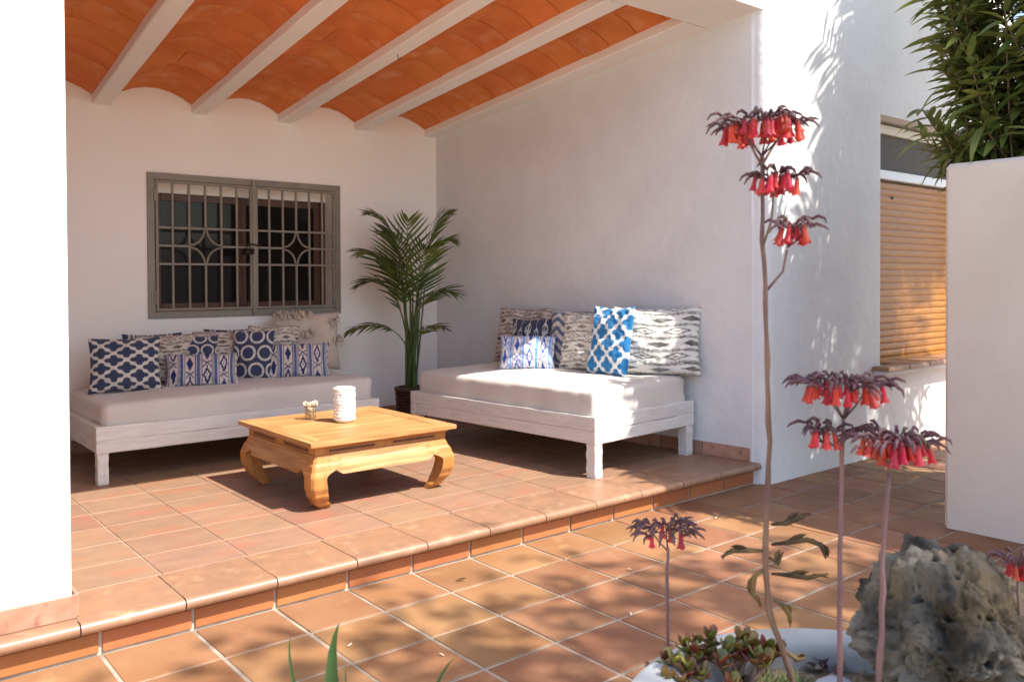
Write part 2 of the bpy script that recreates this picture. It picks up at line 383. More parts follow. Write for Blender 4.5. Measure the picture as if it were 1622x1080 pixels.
# side wall + street facade with rounded corner, window recess in the facade
RX0, RX1, RZ0, RZ1 = 5.44, 7.25, .665, 2.575
FY = -.09
b = MB()
R = .10
arc = [(SW0.x+R-R*math.cos(a), FY+R-R*math.sin(a)) for a in [PI/2*k/10 for k in range(11)]]
poly = [(SW1.x-.02, YB+.32)]+[(side_x(FY+R), FY+R)]+arc[1:]+[(RX0, FY), (RX0, .3), (5.0, YB+.32)]
b.prism(poly, -.1, 4.6)
b.box((RX0, FY, -.1), (RX1, .3, RZ0)); b.box((RX0, FY, RZ1), (RX1, .3, 4.6)); b.box((RX1, FY, -.1), (7.9, .3, 4.6))
b.box((RX0, .16, RZ0), (RX1, .3, RZ1))
house = struct(b.build('house_wall', plaster_rough), 'white side wall of the porch turning a rounded corner into the sunlit house front')
baseboard(side_x(YB)-.0, YB-.02, side_x(.02), .02, (-1, -.08), house)
# left pillar wall
b = MB(); b.box((-4.0, .035, H-.05), (-.082, .34, 4.4), .012)
b.box((-4.0, .34, H-.05), (-.45, 3.5, 3.4))
pillar = struct(b.build('porch_pillar', plaster_rough), 'sunlit rough white pillar at the left end of the porch')
baseboard(-2.9, .035, -.070, .035, (0, -1), pillar, h=.083)
baseboard(-.072, .035, -.072, .33, (1, 0), pillar, h=.083)

# ------------------------------------------------------------------ porch roof: beams, vault bricks, eave beam
roof = struct(link('porch_roof', None), 'sloping porch roof of white beams and orange brick vaults')
YE = .34
def zroof(y, x):      # underside of the beams
    t = (YB-y)/(YB-YE)
    zb = 2.597+(x-.76)*.021
    return zb+(3.032-zb)*t
beams = [((.757, .876), (.690, .843)), ((1.452, 1.567), (1.470, 1.610)), ((2.142, 2.265), (2.235, 2.368)), ((2.833, 2.967), (2.965, 3.125)), ((3.556, 3.80), (3.690, 4.05))]
beams = [((.02, .14), (-.09, .05))]+beams
BH = .055
for (b0, b1), (f0, f1) in beams:
    q = MB(); n = 14; rows = []
    for i in range(n+1):
        t = i/n; y = YB+.03+(YE-.03-YB)*t
        l = b0+(f0-b0)*t; r_ = b1+(f1-b1)*t
        wob = .0025*fbm((l*3, y*2.2, 1))
        zl = zroof(y, l); zr = zroof(y, r_)
        rows.append([(l+wob-.004, y, zl+BH+.09), (l+wob, y, zl+.008), (l+.008, y, zl), (r_-.008, y, zr), (r_-wob, y, zr+.008), (r_+.004, y, zr+BH+.09)])
    q.grid(rows); q.build('beam', beam_m, roof)
# vault bricks
def vault_bay(bl, br):
    (b0, b1), (f0, f1) = bl; (c0, c1), (g0, g1) = br
    rise = .105; pitch = .25; n = 12
    for i in range(-1, n):
        y1 = YB-.006-pitch*i; y0 = y1-pitch+.0075
        if y0 > YB-.01: continue
        y1 = min(y1, YB+.02)
        if y1 < YE+.02: break
        y0 = max(y0, YE-.03)
        offs = 0.0 if i % 2 else 1/6
        cuts = [0, random.uniform(.4, .6), 1] if i % 3 else [0, 1]
        for a, c in zip(cuts[:-1], cuts[1:]):
            q = MB(); rows = []
            jz = random.uniform(-.0025, .0025); tl = random.uniform(-.004, .004)
            for u in range(8):
                s_ = a+.0015+(c-a-.003)*u/7
                col = []
                for y in (y0, y1):
                    t = (YB-y)/(YB-YE)
                    xl = b1+(f1-b1)*t-.012; xr = c0+(g0-c0)*t+.012
                    x = xl+(xr-xl)*s_
                    z = zroof(y, x)+BH+rise*(1-(2*s_-1)**2)+jz+(tl if y == y0 else 0)
                    col.append((x, y, z))
                rows.append([col[0], col[1], (col[1][0], col[1][1], col[1][2]+.03), (col[0][0], col[0][1], col[0][2]+.03)])
            q.grid(rows, wrap=True); q.add(rows[0], [(0, 1, 2, 3)]); q.add(rows[-1], [(3, 2, 1, 0)])
            q.build('vault_brick', roof_brick, roof)
    q = MB(); rows = []          # mortar bed behind the bricks
    for u in range(9):
        s_ = u/8; col = []
        for y in (YE-.05, YB+.03):
            t = (YB-y)/(YB-YE); xl = b1+(f1-b1)*t-.03; xr = c0+(g0-c0)*t+.03; x = xl+(xr-xl)*s_
            col.append((x, y, zroof(y, x)+BH+rise*(1-(2*s_-1)**2)+.0085))
        rows.append(col)
    q.grid(rows); q.build('mortar_bed', mortar_dark, roof)
for a, c in zip(beams[:-1], beams[1:]): vault_bay(a, c)
vault_bay(((-.75, -.6), (-.75, -.6)), beams[0])
q = MB(); q.grid([[(x, y, 3.36+(.34 if False else 0)-0.0*y) for y in (-.05, 3.5)] for x in (-.6, 4.2)]); q.build('roof_deck', mortar_dark, roof)
q = MB()                         # eave beam
zi, zo = 3.032, 3.078
q.add([(-.6, YE, zi), (4.1, YE, zi+.002), (4.1, -.055, zo), (-.6, -.055, zo), (-.6, YE, 3.4), (4.1, YE, 3.4), (4.1, -.055, 3.5), (-.6, -.055, 3.5)],
      [(0, 1, 2, 3), (7, 6, 5, 4), (0, 4, 5, 1), (2, 6, 7, 3), (1, 5, 6, 2), (0, 3, 7, 4)])
q.build('eave_beam', beam_m, roof)
q = MB(); hk = [(0, 0, .02), (0, 0, -.02), (.008, 0, -.035), (.018, 0, -.03), (.02, 0, -.018)]; q.tube(hk, .0025, 5)
hy = 1.62; hx = 2.275+(2.368-2.265)*(YB-hy)/(YB-YE)*.9-.06; q.build('hook', dark_metal, roof, loc=(hx, hy, zroof(hy, hx)))

# ------------------------------------------------------------------ window behind the grille
win = thing('window', 'brown wooden sliding window set deep in the wall behind the metal grille', 'window', (0, YB+.17, 0))
q = MB(); fwid = .055
for (x0, x1) in ((WX0+.045, 1.905), (1.895, WX1-.035)):
    yy = 0 if x0 < 1.5 else .035
    f = MB()
    z0, z1 = WZ0+.005, WZ1-.085
    f.box((x0, yy, z0), (x0+fwid, yy+.03, z1), .003); f.box((x1-fwid, yy, z0), (x1, yy+.03, z1), .003)
    f.box((x0+fwid, yy, z0), (x1-fwid, yy+.03, z0+fwid), .003); f.box((x0+fwid, yy, z1-fwid), (x1-fwid, yy+.03, z1), .003)
    fo = f.build('sash', win_wood, win)
    p = MB(); p.box((x0+fwid-.005, yy+.012, z0+fwid-.005), (x1-fwid+.005, yy+.018, z1-fwid+.005)); p.build('pane', glass_dark, fo)
f = MB(); f.box((WX0, -.01, WZ1-.083), (WX1, .09, WZ1-.002), .003); f.build('shutter_box', plaster, win)
f = MB(); f.box((WX0+.002, .0, WZ0), (WX0+.045, .08, WZ1-.085), .003); f.box((WX1-.035, .0, WZ0), (WX1-.002, .08, WZ1-.085), .003); f.build('window_frame', win_wood, win)
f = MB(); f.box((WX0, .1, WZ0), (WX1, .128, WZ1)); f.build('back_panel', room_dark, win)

# ------------------------------------------------------------------ metal grille
GX0, GX1, GZ0, GZ1 = 1.117, 2.688, 1.066, 2.146
gr = thing('window_grille', 'olive grey metal window grille with two hinged leaves and star ornaments', 'grille', (0, YB, 0))
FWD = .050
q = MB()
q.box((GX0, -.016, GZ0), (GX0+FWD, .004, GZ1), .002); q.box((GX1-FWD, -.016, GZ0), (GX1, .004, GZ1), .002)
q.box((GX0+FWD, -.016, GZ1-FWD), (GX1-FWD, .004, GZ1), .002); q.box((GX0+FWD, -.016, GZ0), (GX1-FWD, .004, GZ0+FWD), .002)
q.build('outer_frame', grille_m, gr)
mid = (GX0+GX1)/2+.02
def grille_leaf(x0, x1, meet):
    z0, z1 = GZ0+FWD+.006, GZ1-FWD-.006; w_ = .018
    q = MB(); yb, yf = -.024, -.004
    q.box((x0, yb, z0), (x0+w_, yf, z1), .002); q.box((x1-w_, yb, z0), (x1, yf, z1), .002)
    q.box((x0+w_, yb, z0), (x1-w_, yf, z0+w_), .002); q.box((x0+w_, yb, z1-w_), (x1-w_, yf, z1), .002)
    lf = q.build('leaf_frame', grille_m, gr)
    hs = [z0+(z1-z0)*t for t in (.36, .50, .64)]
    xs = [x0+(x1-x0)*(k+1)/6 for k in range(5)] if not meet else [x0+(x1-x0)*(k+1)/6 for k in range(5)]
    bd = .0085
    for k, x in enumerate(xs):
        segs = [(z0+w_, z1-w_)] if k != 2 else [(z0+w_, hs[0]), (hs[2], z1-w_)]
        for a, c in segs:
            t = MB(); t.box((x-bd, -.022, a), (x+bd, -.006, c), .003); t.build('upright_bar', grille_m, gr)
    for n_, z in enumerate(hs):
        segs = [(x0+w_, x1-w_)] if n_ != 1 else [(x0+w_, xs[1]), (xs[3], x1-w_)]
        for a, c in segs:
            t = MB(); t.box((a, -.026, z-bd), (c, -.0105, z+bd), .003); t.build('cross_bar', grille_m, gr)
    cx, cz = xs[2], hs[1]; ax = xs[3]-cx; az = hs[2]-cz
    for sx in (-1, 1):
        for sz in (-1, 1):
            pts = []
            for i in range(9):
                a = PI/2*i/8; pts.append((cx+sx*(ax-ax*math.sin(a)*.93), -.017, cz+sz*(az-az*math.cos(a)*.93)))
            t = MB(); t.tube(pts, .0085, 6); t.build('star_arc', grille_m, gr, smooth=True)
    return lf
grille_leaf(GX0+FWD+.006, mid-.014, False); grille_leaf(mid+.014, GX1-FWD-.006, True)
q = MB(); q.box((mid-.017, -.034, GZ0+.003), (mid+.017, -.017, GZ1-.003), .003); q.build('meeting_bar', grille_m, gr)
for x in (GX0+FWD, GX1-FWD):
    for z in (GZ0+.16, GZ1-.16):
        q = MB(); q.tube([(x, -.02, z-.05), (x, -.02, z+.05)], .011, 8); q.box((x-.03, -.021, z-.045), (x, -.012, z+.045), .001); q.build('hinge', grille_m, gr)
q = MB(); zc = (GZ0+GZ1)/2
q.box((mid-.075, -.045, zc-.012), (mid-.03, -.027, zc-.055), .004); q.tube([(mid-.066, -.036, zc-.014), (mid-.066, -.036, zc+.012), (mid-.05, -.036, zc+.022), (mid-.038, -.036, zc+.012), (mid-.038, -.036, zc-.014)], .004, 6)
q.tube([(mid-.06, -.03, zc+.02), (mid-.02, -.045, zc+.026), (mid+.02, -.045, zc+.018), (mid+.06, -.028, zc+.022)], .006, 5)
q.build('padlock', dark_metal, gr)

# ------------------------------------------------------------------ roller shutter in the house front
sh = thing('roller_shutter', 'closed ochre roller shutter under a grey screen in the house front', 'shutter', (0, .06, 0))
q = MB(); q.box((RX0+.005, -.03, 2.475), (RX1-.005, .07, 2.545), .004); q.build('head_frame', beige_frame, sh)
q = MB(); q.box((RX0+.005, .0, 2.195), (RX1-.005, .02, 2.474)); q.build('screen', screen_m, sh)
q = MB(); q.box((RX0+.005, -.03, 2.12), (RX1-.005, .03, 2.193), .006); q.build('guide_rail', rail_m, sh)
q = MB(); q.box((RX0+.003, .0, 2.11), (RX1-.003, .08, 2.119)); q.build('slot', dark_metal, sh)
ns = 26; zt = 2.108; zb_ = .712; ph = (zt-zb_)/ns
sl = MB()
rows = []
for x in (RX0+.006, RX1-.006):
    rows.append([(x, .004+.0065*(abs(k/6*2-1)**3), -ph/2+ph*.985*k/6) for k in range(7)]+[(x, .03, ph*.46), (x, .03, -ph/2)])
sl.grid(rows, wrap=True); sld = sl.data('slat', shutter_m, smooth=False)
for k in range(ns): link('slat', sld, sh, (0, random.uniform(-.001, .001), zb_+ph*(k+.5)))
q = MB(); q.box((RX0+.006, -.004, .668), (RX1-.006, .03, zb_-.002), .004); q.build('bottom_bar', shutter_m, sh)
q = MB(); q.tube([(5.93, -.006, 1.985), (5.93, .004, 1.985)], .012, 10); q.build('plug', dark_metal, sh)
sill = thing('window_sill', 'terracotta tiled ledge beneath the ochre roller shutter', 'window sill', (0, 0, RZ0))
for k in range(6):
    x0 = RX0-.12+k*.335; q = MB(); q.box((x0+.003, -.215, -.016), (x0+.332, .05 if x0 > RX0-.01 else FY-.001, .018), .006); q.build('sill_tile', nosing_m, sill)
q = MB(); q.box((RX0-.10, -.19, -.05), (RX0+1.88, FY-.001, -.017), .004); q.build('ledge_base', plaster_rough, sill)

# ------------------------------------------------------------------ garden wall with oleander
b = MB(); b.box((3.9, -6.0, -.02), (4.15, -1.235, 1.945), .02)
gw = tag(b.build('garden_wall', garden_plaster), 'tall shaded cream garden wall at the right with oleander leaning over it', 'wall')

# ------------------------------------------------------------------ daybeds
def plank(parent, lo, hi, mt, name='rail_board', wob=.003, seed=0):
    lo = Vector(lo); hi = Vector(hi); d = hi-lo; ax = max(range(3), key=lambda k: d[k]); n = 12
    q = MB(); rows = []
    o1, o2 = [k for k in range(3) if k != ax]
    ring = []
    bb = .004
    for (a, c) in ((0, bb), (bb, 0), (1, 0), (1, bb), (1, 2), (2, 1), (3, 1), (3, 2)): ring.append((a, c))
    for i in range(n+1):
        t = i/n; row = []
        for (sa, sc) in ((-1, -.86), (-.9, -1), (.9, -1), (1, -.86), (1, .86), (.9, 1), (-.9, 1), (-1, .86)):
            p = [0, 0, 0]; p[ax] = lo[ax]+d[ax]*t
            e1 = wob*fbm((t*5+seed, sa, 3.3)); e2 = wob*fbm((t*5+seed, sc, 9.1))
            p[o1] = (lo[o1]+hi[o1])/2+sa*d[o1]/2+e1*.4; p[o2] = (lo[o2]+hi[o2])/2+sc*d[o2]/2+e2
            row.append(tuple(p))
        rows.append(row)
    q.grid(rows, wrap=True); q.add(rows[0], [tuple(range(8))[::-1]]); q.add(rows[-1], [tuple(range(8))])
    return q.build(name, mt, parent)
def daybed(name, label, loc, rz, L, D, zf0, zf1, legw):
    t = thing(name, label, 'daybed', loc, rz)
    hgt = zf1-zf0; th = .045
    zm = zf0+hgt*.47
    for y0 in (0, D-th):
        plank(t, (0, y0, zf0), (L, y0+th, zm-.001), wood_white, seed=y0*7+1); plank(t, (0, y0, zm+.001), (L, y0+th, zf1), wood_white, seed=y0*5+3)
    for x0 in (.003, L-th-.003):
        plank(t, (x0, th+.001, zf0+.002), (x0+th, D-th-.001, zm-.001), wood_white_y, seed=x0*3+5); plank(t, (x0, th+.001, zm+.001), (x0+th, D-th-.001, zf1-.002), wood_white_y, seed=x0*3+8)
    for (x, y) in ((.006, .004), (L-legw-.006, .004), (.006, D-legw-.004), (L-legw-.006, D-legw-.004)):
        plank(t, (x, y, .0005), (x+legw, y+legw, zf0+.02 if False else zf0-.001), wood_white_z, 'leg', wob=.006, seed=x*9+y*4)
    q = MB(); q.box((th+.003, th+.003, zf1-.06), (L-th-.003, D-th-.003, zf1-.035)); q.build('slat_base', wood_white, t)
    return t
def soft_box(name, label, cat, loc, rz, lx, ly, lz, r, mt, amp=.008, n=(40, 30, 8), wr=2.4, tilt=0.0, crown=.012):
    def axis(L, k):
        a = np.linspace(0, 1, k+1)
        a = .5-.5*np.cos(a*PI)*.35-(.5-a)*.65*1.0 if False else a
        return a*L-L/2
    nx, ny, nz = n; X = axis(lx, nx); Y = axis(ly, ny); Z = axis(lz, nz)
    vid = {}; vs = []; fs = []
    def V(i, j, k):
        key = (i, j, k)
        if key in vid: return vid[key]
        p = np.array([X[i], Y[j], Z[k]]); h = np.array([lx/2-r, ly/2-r, lz/2-min(r, lz*.45)])
        c = np.clip(p, -h, h); d = p-c; L = np.linalg.norm(d)
        if L > 1e-9: p = c+d/L*min(r, lz*.45) if L > 0 else p
        side = 1 if abs(Z[k]) < lz*.45 else .55
        w1 = fbm((p[0]*wr, p[1]*wr, p[2]*6+3), 3); w2 = fbm((p[0]*9+p[2]*5, p[1]*9, p[2]*3+7), 3)
        ed = max(abs(p[0])/(lx/2), abs(p[1])/(ly/2))
        cornr = max(0, abs(p[0])/(lx/2)-.80)*5*max(0, abs(p[1])/(ly/2)-.80)*5
        cr = (math.sin((p[0]-p[1])*90)*.007+math.sin((p[0]+p[1])*55+p[2]*40)*.004)*cornr
        nrm = d/L if L > 1e-9 else np.array([0, 0, 1.])
        p = p+nrm*(amp*w1*1.6*side+amp*.5*w2*ed+cr)
        if Z[k] > 0: p[2] += crown*(1-(2*p[0]/lx)**2)*(1-(2*p[1]/ly)**2)
        p[2] += tilt*(p[0]/lx+.5)*(p[2]/lz+.5)
        p[2] = max(p[2], -lz/2)
        vid[key] = len(vs); vs.append(tuple(p+np.array([0, 0, lz/2]))); return vid[key]
    for i in range(nx):
        for j in range(ny):
            fs.append((V(i, j, 0), V(i, j+1, 0), V(i+1, j+1, 0), V(i+1, j, 0)))
            fs.append((V(i, j, nz), V(i+1, j, nz), V(i+1, j+1, nz), V(i, j+1, nz)))
    for i in range(nx):
        for k in range(nz):
            fs.append((V(i, 0, k), V(i+1, 0, k), V(i+1, 0, k+1), V(i, 0, k+1)))
            fs.append((V(i, ny, k), V(i, ny, k+1), V(i+1, ny, k+1), V(i+1, ny, k)))
    for j in range(ny):
        for k in range(nz):
            fs.append((V(0, j, k), V(0, j, k+1), V(0, j+1, k+1), V(0, j+1, k)))
            fs.append((V(nx, j, k), V(nx, j+1, k), V(nx, j+1, k+1), V(nx, j, k+1)))
    q = MB(); q.add(vs, fs); o = q.build(name, mt, None, True, loc, (0, 0, rz)); tag(o, label, cat); return o

# bench along the back wall
BL = (.487, 2.10)
daybed('daybed', 'long narrow white wooden daybed against the back wall under the window', (BL[0], BL[1], H), 0, 1.90, 1.03, .185, .342, .062)
soft_box('mattress', 'beige sheeted mattress on the long daybed under the window', 'mattress', (BL[0]+.965, BL[1]+.53, H+.309), 0, 1.83, .97, .158, .036, sheet_m, tilt=.025, n=(60, 34, 8))
BZ = H+.309+.158
# daybed along the side wall, local x runs along the bed towards the camera-facing end
ang = math.atan2(SW0.y-SW1.y, SW0.x-SW1.x)         # direction of the side wall towards the camera
B2 = Vector((2.822, .325))
ang2 = ang+PI/2                                     # local x: across (towards wall), local y: along wall away from camera
daybed('daybed', 'broad white wooden daybed along the right hand side wall', (B2.x, B2.y, H), ang2, 1.045, 1.80, .205, .370, .072)
def bed2(x, y):
    c, s_ = math.cos(ang2), math.sin(ang2); return (B2.x+c*x-s_*y, B2.y+s_*x+c*y)
p = bed2(.525, .90)
soft_box('mattress', 'beige sheeted mattress on the broad daybed partly in sun', 'mattress', (p[0], p[1], H+.336), ang2, .975, 1.73, .185, .04, sheet_m, tilt=.02, n=(36, 60, 8))
BZ2 = H+.336+.185

# ------------------------------------------------------------------ cushions with printed patterns
def A(*c): return np.array(c, float)
CREAM = A(.58, .50, .42); NAVY = A(.022, .03, .12); BLUE = A(.045, .056, .105); GREY = A(.085, .072, .06); SKYB = A(.02, .16, .36); IVORY = A(.62, .57, .50); ROYAL = A(.05, .11, .42)
def mix(m_, a, b): return a*(1-m_[..., None])+b*m_[..., None]
def sm(x, a, b): return np.clip((x-a)/(b-a), 0, 1)
def vnoise(u, v, f, seed):
    r = np.random.default_rng(seed); G = r.random((64, 64)); x = u*f; y = v*f; xi = np.floor(x).astype(int); yi = np.floor(y).astype(int); fx = x-xi; fy = y-yi
    fx = fx*fx*(3-2*fx); fy = fy*fy*(3-2*fy); g_ = lambda a, c: G[a % 64, c % 64]
    return (g_(xi, yi)*(1-fx)+g_(xi+1, yi)*fx)*(1-fy)+(g_(xi, yi+1)*(1-fx)+g_(xi+1, yi+1)*fx)*fy
def quatrefoil(u, v, n=3.6, bg=BLUE, fg=IVORY, asp=1.0):
    x = u*n*asp; y = v*n*1.25
    best = np.full(u.shape, 9.)
    for ox, oy in ((0, 0), (.5, .5)):
        cx = x-ox-np.round(x-ox); cy_ = y-oy-np.round(y-oy)
        d = np.full(u.shape, 9.)
        for px, py, r in ((.235, 0, .135), (-.235, 0, .135), (0, .235, .135), (0, -.235, .135)):
            d = np.minimum(d, np.hypot(cx-px, cy_-py)-r)
        d = np.minimum(d, np.maximum(np.abs(cx), np.abs(cy_))-.185)
        best = np.minimum(best, d)
    return mix(sm(best, -.008, .012), bg, fg)
def circles(u, v, n=3.2, asp=1.0, bg=BLUE, fg=IVORY):
    x = u*n*asp; y = v*n*1.15; best = np.full(u.shape, 9.)
    x = x+np.where(np.floor(y) % 2 == 0, 0, .5)
    cx = x-np.floor(x)-.5; cy_ = y-np.floor(y)-.5
    d = np.abs(np.hypot(cx, cy_)-.40)
    return mix(1-sm(d, .045, .07), bg, fg)
def ikat_h(u, v, seed=1, bg=CREAM, fg=GREY, rows=6.2, cols=3.5):
    jag = (vnoise(u, v, 9, seed)-.5)*.16+(np.floor(v*70) % 2)*.025
    y = v*rows+.12*np.sin(u*9+seed); ph = y-np.floor(y); row = np.floor(y)
    x = u*cols+np.where(row % 2 == 0, 0, .5)+jag
    cx = np.abs(x-np.floor(x)-.5)*2; cy_ = np.abs(ph-.5)*2
    dia = cx*.95+cy_*1.35
    m_ = np.where((row % 2 == 0), 1-sm(dia, .62, .70), np.maximum((1-sm(np.abs(dia-.72), .11, .16)), 1-sm(dia, .18, .26)))
    st = np.maximum(1-sm(np.abs(cy_-.93+jag*.5), .05, .08), .75*(1-sm(np.abs(cy_-.76+jag*.6), .02, .04)))
    m_ = np.maximum(m_*(cy_ < .72), st)
    m_ = m_*(.75+.25*vnoise(u, v, 22, seed+5))
    return mix(np.clip(m_, 0, 1), bg, fg)
def ikat_v(u, v, seed=2, bg=A(.60, .53, .47), fg=NAVY, fg2=A(.05, .09, .25), cols=4.4, rows=1.5):
    jag = (vnoise(v, u, 12, seed)-.5)*.12+(np.floor(u*110) % 2)*.03
    x = u*cols; col = np.floor(x); ph = x-col; y = v*rows+jag+col*.5
    cx = np.abs(ph-.5)*2
    cy_ = np.abs(y-np.floor(y)-.5)*2
    band = np.where(cx > .50, 1.0, 0)
    cc = cx/.5; dia = cc*.8+cy_
    fill = np.where(np.floor(y+col) % 2 == 0, 1-sm(dia, .62, .72), np.maximum(1-sm(np.abs(dia-.66), .16, .22), 1-sm(dia, .1, .16)))
    fill = np.maximum(fill, 1-sm(np.abs(cy_-1+cc*.25), .03, .1))
    q_ = (cx-.5)/.5
    stripe = np.where(np.abs(q_-.16) < .07, 1, 0)+np.where(np.abs(q_-.85) < .22, .95, 0)+np.where(np.abs(q_-.42) < .05, .9, 0)
    out = mix(np.clip(fill*(1-band), 0, 1), bg, fg)
    s2 = np.clip(stripe*band, 0, 1); out = out*(1-s2[..., None])+np.where((np.abs(q_-.85) < .22)[..., None], fg2, fg)*s2[..., None]
    return out
def chevron(u, v, bg=IVORY, fg=A(.10, .13, .25)):
    y = v*6+np.abs((u*2.2) % 1-.5)*1.6; return mix(((y % 1) < .5).astype(float), bg, fg)
def arrows(u, v, bg=A(.04, .048, .09), fg=IVORY):
    m_ = np.zeros(u.shape)
    for k in range(5):
        cx = (k+.5)/5; off = .25 if k % 2 else 0.0
        m_ = np.maximum(m_, (np.abs(u-cx) < .008)*1.)
        yy = (v*2+off) % 1
        m_ = np.maximum(m_, ((np.abs((yy-.22)-np.abs(u-cx)*3.2) < .035) & (np.abs(u-cx) < .07))*1.)
        m_ = np.maximum(m_, ((np.abs((yy-.34)-np.abs(u-cx)*3.2) < .035) & (np.abs(u-cx) < .07))*1.)
        m_ = np.maximum(m_, ((np.abs((yy-.80)+np.abs(u-cx)*3.2) < .035) & (np.abs(u-cx) < .06))*1.)
    return mix(m_, bg, fg)
def plain(c): return lambda u, v: np.broadcast_to(c, u.shape+(3,)).copy()

def cushion(label, loc, w_, h_, yaw, lean, pat, t=.13, roll=0.0, n=72, seed=0, name='cushion', mt=None, group=None, squash=.03):
    """w_ wide, h_ tall, stands on its lower edge at loc; yaw turns its face (0 = faces -Y), lean tips it back."""
    nu = max(24, int(n*min(1.3, w_/h_))); nv = n
    u = np.linspace(0, 1, nu+1); v = np.linspace(0, 1, nv+1); U, V_ = np.meshgrid(u, v, indexing='ij')
    a = 2*U-1; c = 2*V_-1
    prof = ((1-np.abs(a)**2.2)*(1-np.abs(c)**2.2)).clip(0)**.48
    pinch = 1-.075*(1-c**2)*np.abs(a)**2.5; pinchv = 1-.065*(1-a**2)*np.abs(c)**2.5
    X = a*w_/2*pinch; Z = (c*pinchv+1)*h_/2
    wr = np.zeros_like(X); wr2 = np.zeros_like(X)
    for i in range(nu+1):
        for j in range(nv+1):
            ee = max(abs(a[i, j]), abs(c[i, j]))
            wr[i, j] = .020*fbm((a[i, j]*1.6+seed*3.1, c[i, j]*1.6, seed), 3)+.010*ee*fbm((a[i, j]*5, c[i, j]*5+seed, 4), 3)
            wr2[i, j] = .006*fbm((a[i, j]*2+seed, c[i, j]*2, 9), 2)
    sag = t*.22*(1-V_)          # fuller towards the bottom
    Yf = -(t/2+sag*.5)*prof - wr*np.minimum(1, prof*2)
    Yb = (t/2)*prof*.8 + wr2*np.minimum(1, prof*2)
    edge = .010*np.sin(3.0*a+seed)*(np.abs(c) > .0)*np.abs(c)**3
    Yf = Yf+edge; Yb = Yb+edge
    # slump: bottom edge squashed flat
    Z = np.where(Z < h_*.2, Z*.9+h_*.02*np.abs(a)**4*0, Z)
    Z = Z - Z.min()
    Zs = Z+squash*.0
    colf = pat(U, V_)
    q = MB()
    vf = [(X[i, j], Yf[i, j], Zs[i, j]) for i in range(nu+1) for j in range(nv+1)]
    vb = [(X[i, j], Yb[i, j], Zs[i, j]) for i in range(nu+1) for j in range(nv+1)]
    N = (nu+1)*(nv+1); id_ = lambda i, j: i*(nv+1)+j
    bd = lambda i, j: i in (0, nu) or j in (0, nv)
    ff = []
    for i in range(nu):
        for j in range(nv):
            ff.append((id_(i, j), id_(i+1, j), id_(i+1, j+1), id_(i, j+1)))
    fb = []
    k2 = lambda i, j: id_(i, j) if bd(i, j) else N+id_(i, j)
    for i in range(nu):
        for j in range(nv): fb.append((k2(i, j), k2(i, j+1), k2(i+1, j+1), k2(i+1, j)))
    q.add(vf+vb, ff+fb)
    me = q.data(name, mt or fabric_attr, True)
    at = me.color_attributes.new('print', 'FLOAT_COLOR', 'POINT')
    cc = np.ones((2*N, 4), np.float32); cc[:N, :3] = colf.reshape(-1, 3); cc[N:, :3] = colf.reshape(-1, 3)
    at.data.foreach_set('color', cc.ravel())
    o = link(name, me)
    o.matrix_world = Matrix.Translation(loc) @ Matrix.Rotation(yaw, 4, 'Z') @ Matrix.Rotation(-lean, 4, 'X') @ Matrix.Rotation(roll, 4, 'Y')
    tag(o, label, 'cushion', group); return o

G1 = 'cushions on the daybed under the window'; G2 = 'cushions on the daybed by the side wall'
fa = -.35       # faces turned a little towards the camera
def zb1(x): return BZ-.006+.025*(x-.487)/1.9
cushion('cushion with pale quatrefoil trellis on slate blue, at the left end of the long daybed', (.80, 2.66, zb1(.8)), .45, .375, -.25, .30, lambda u, v: quatrefoil(u, v, 2.9), t=.14, seed=1, group=G1, n=96)
cushion('ring patterned blue cushion peeking up behind the trellis cushion', (1.075, 2.99, zb1(1.1)), .40, .368, -.2, .22, circles, seed=2, group=G1)
cushion('beige striped ikat cushion squeezed between trellis cushion and small ring cushion', (1.10, 2.80, zb1(1.1)), .38, .37, -.3, .25, lambda u, v: ikat_h(u, v, 3), seed=3, group=G1, n=90)
cushion('blue cushion with pale rings above the left navy lumbar cushion', (1.285, 2.77, zb1(1.28)), .33, .348, -.35, .2, circles, t=.10, seed=4, group=G1)
cushion('navy and cream ikat lumbar cushion in front of the ring cushion, left of the pair', (1.275, 2.58, zb1(1.3)), .49, .235, -.35, .25, lambda u, v: ikat_v(u, v, 2), t=.12, seed=5, group=G1, n=90)
cushion('tan diamond ikat cushion in the middle of the long daybed', (1.555, 2.86, zb1(1.55)), .46, .37, -.2, .22, lambda u, v: ikat_h(u, v, 7), seed=6, group=G1, n=90)
cushion('ring patterned blue cushion half hidden behind the tan ikat cushion', (1.66, 3.02, zb1(1.66)), .40, .368, -.2, .16, circles, seed=7, group=G1)
cushion('tall narrow looking blue cushion with large pale rings beside the tan ikat cushion', (1.685, 2.70, zb1(1.68)), .30, .37, -.55, .2, lambda u, v: circles(u, v, 2.5), t=.11, seed=8, group=G1)
cushion('cream ikat cushion with dark lozenge behind the right navy lumbar cushion', (1.90, 2.80, zb1(1.9)), .38, .392, -.3, .16, lambda u, v: ikat_h(u, v, 11, bg=A(.62, .55, .47)), seed=9, group=G1, n=90)
cushion('navy and cream ikat lumbar cushion leaning on the cream tufted cushion', (1.975, 2.56, zb1(1.97)), .47, .265, -.38, .28, lambda u, v: ikat_v(u, v, 8), t=.13, seed=10, group=G1, n=90)
tc_ = cushion('large plain cream cushion with cotton tufts at the right end of the long daybed', (2.245, 2.96, zb1(2.25)), .53, .47, -.25, .14, plain(A(.6, .5, .4)), seed=11, mt=cream_fabric, group=G1, n=40)
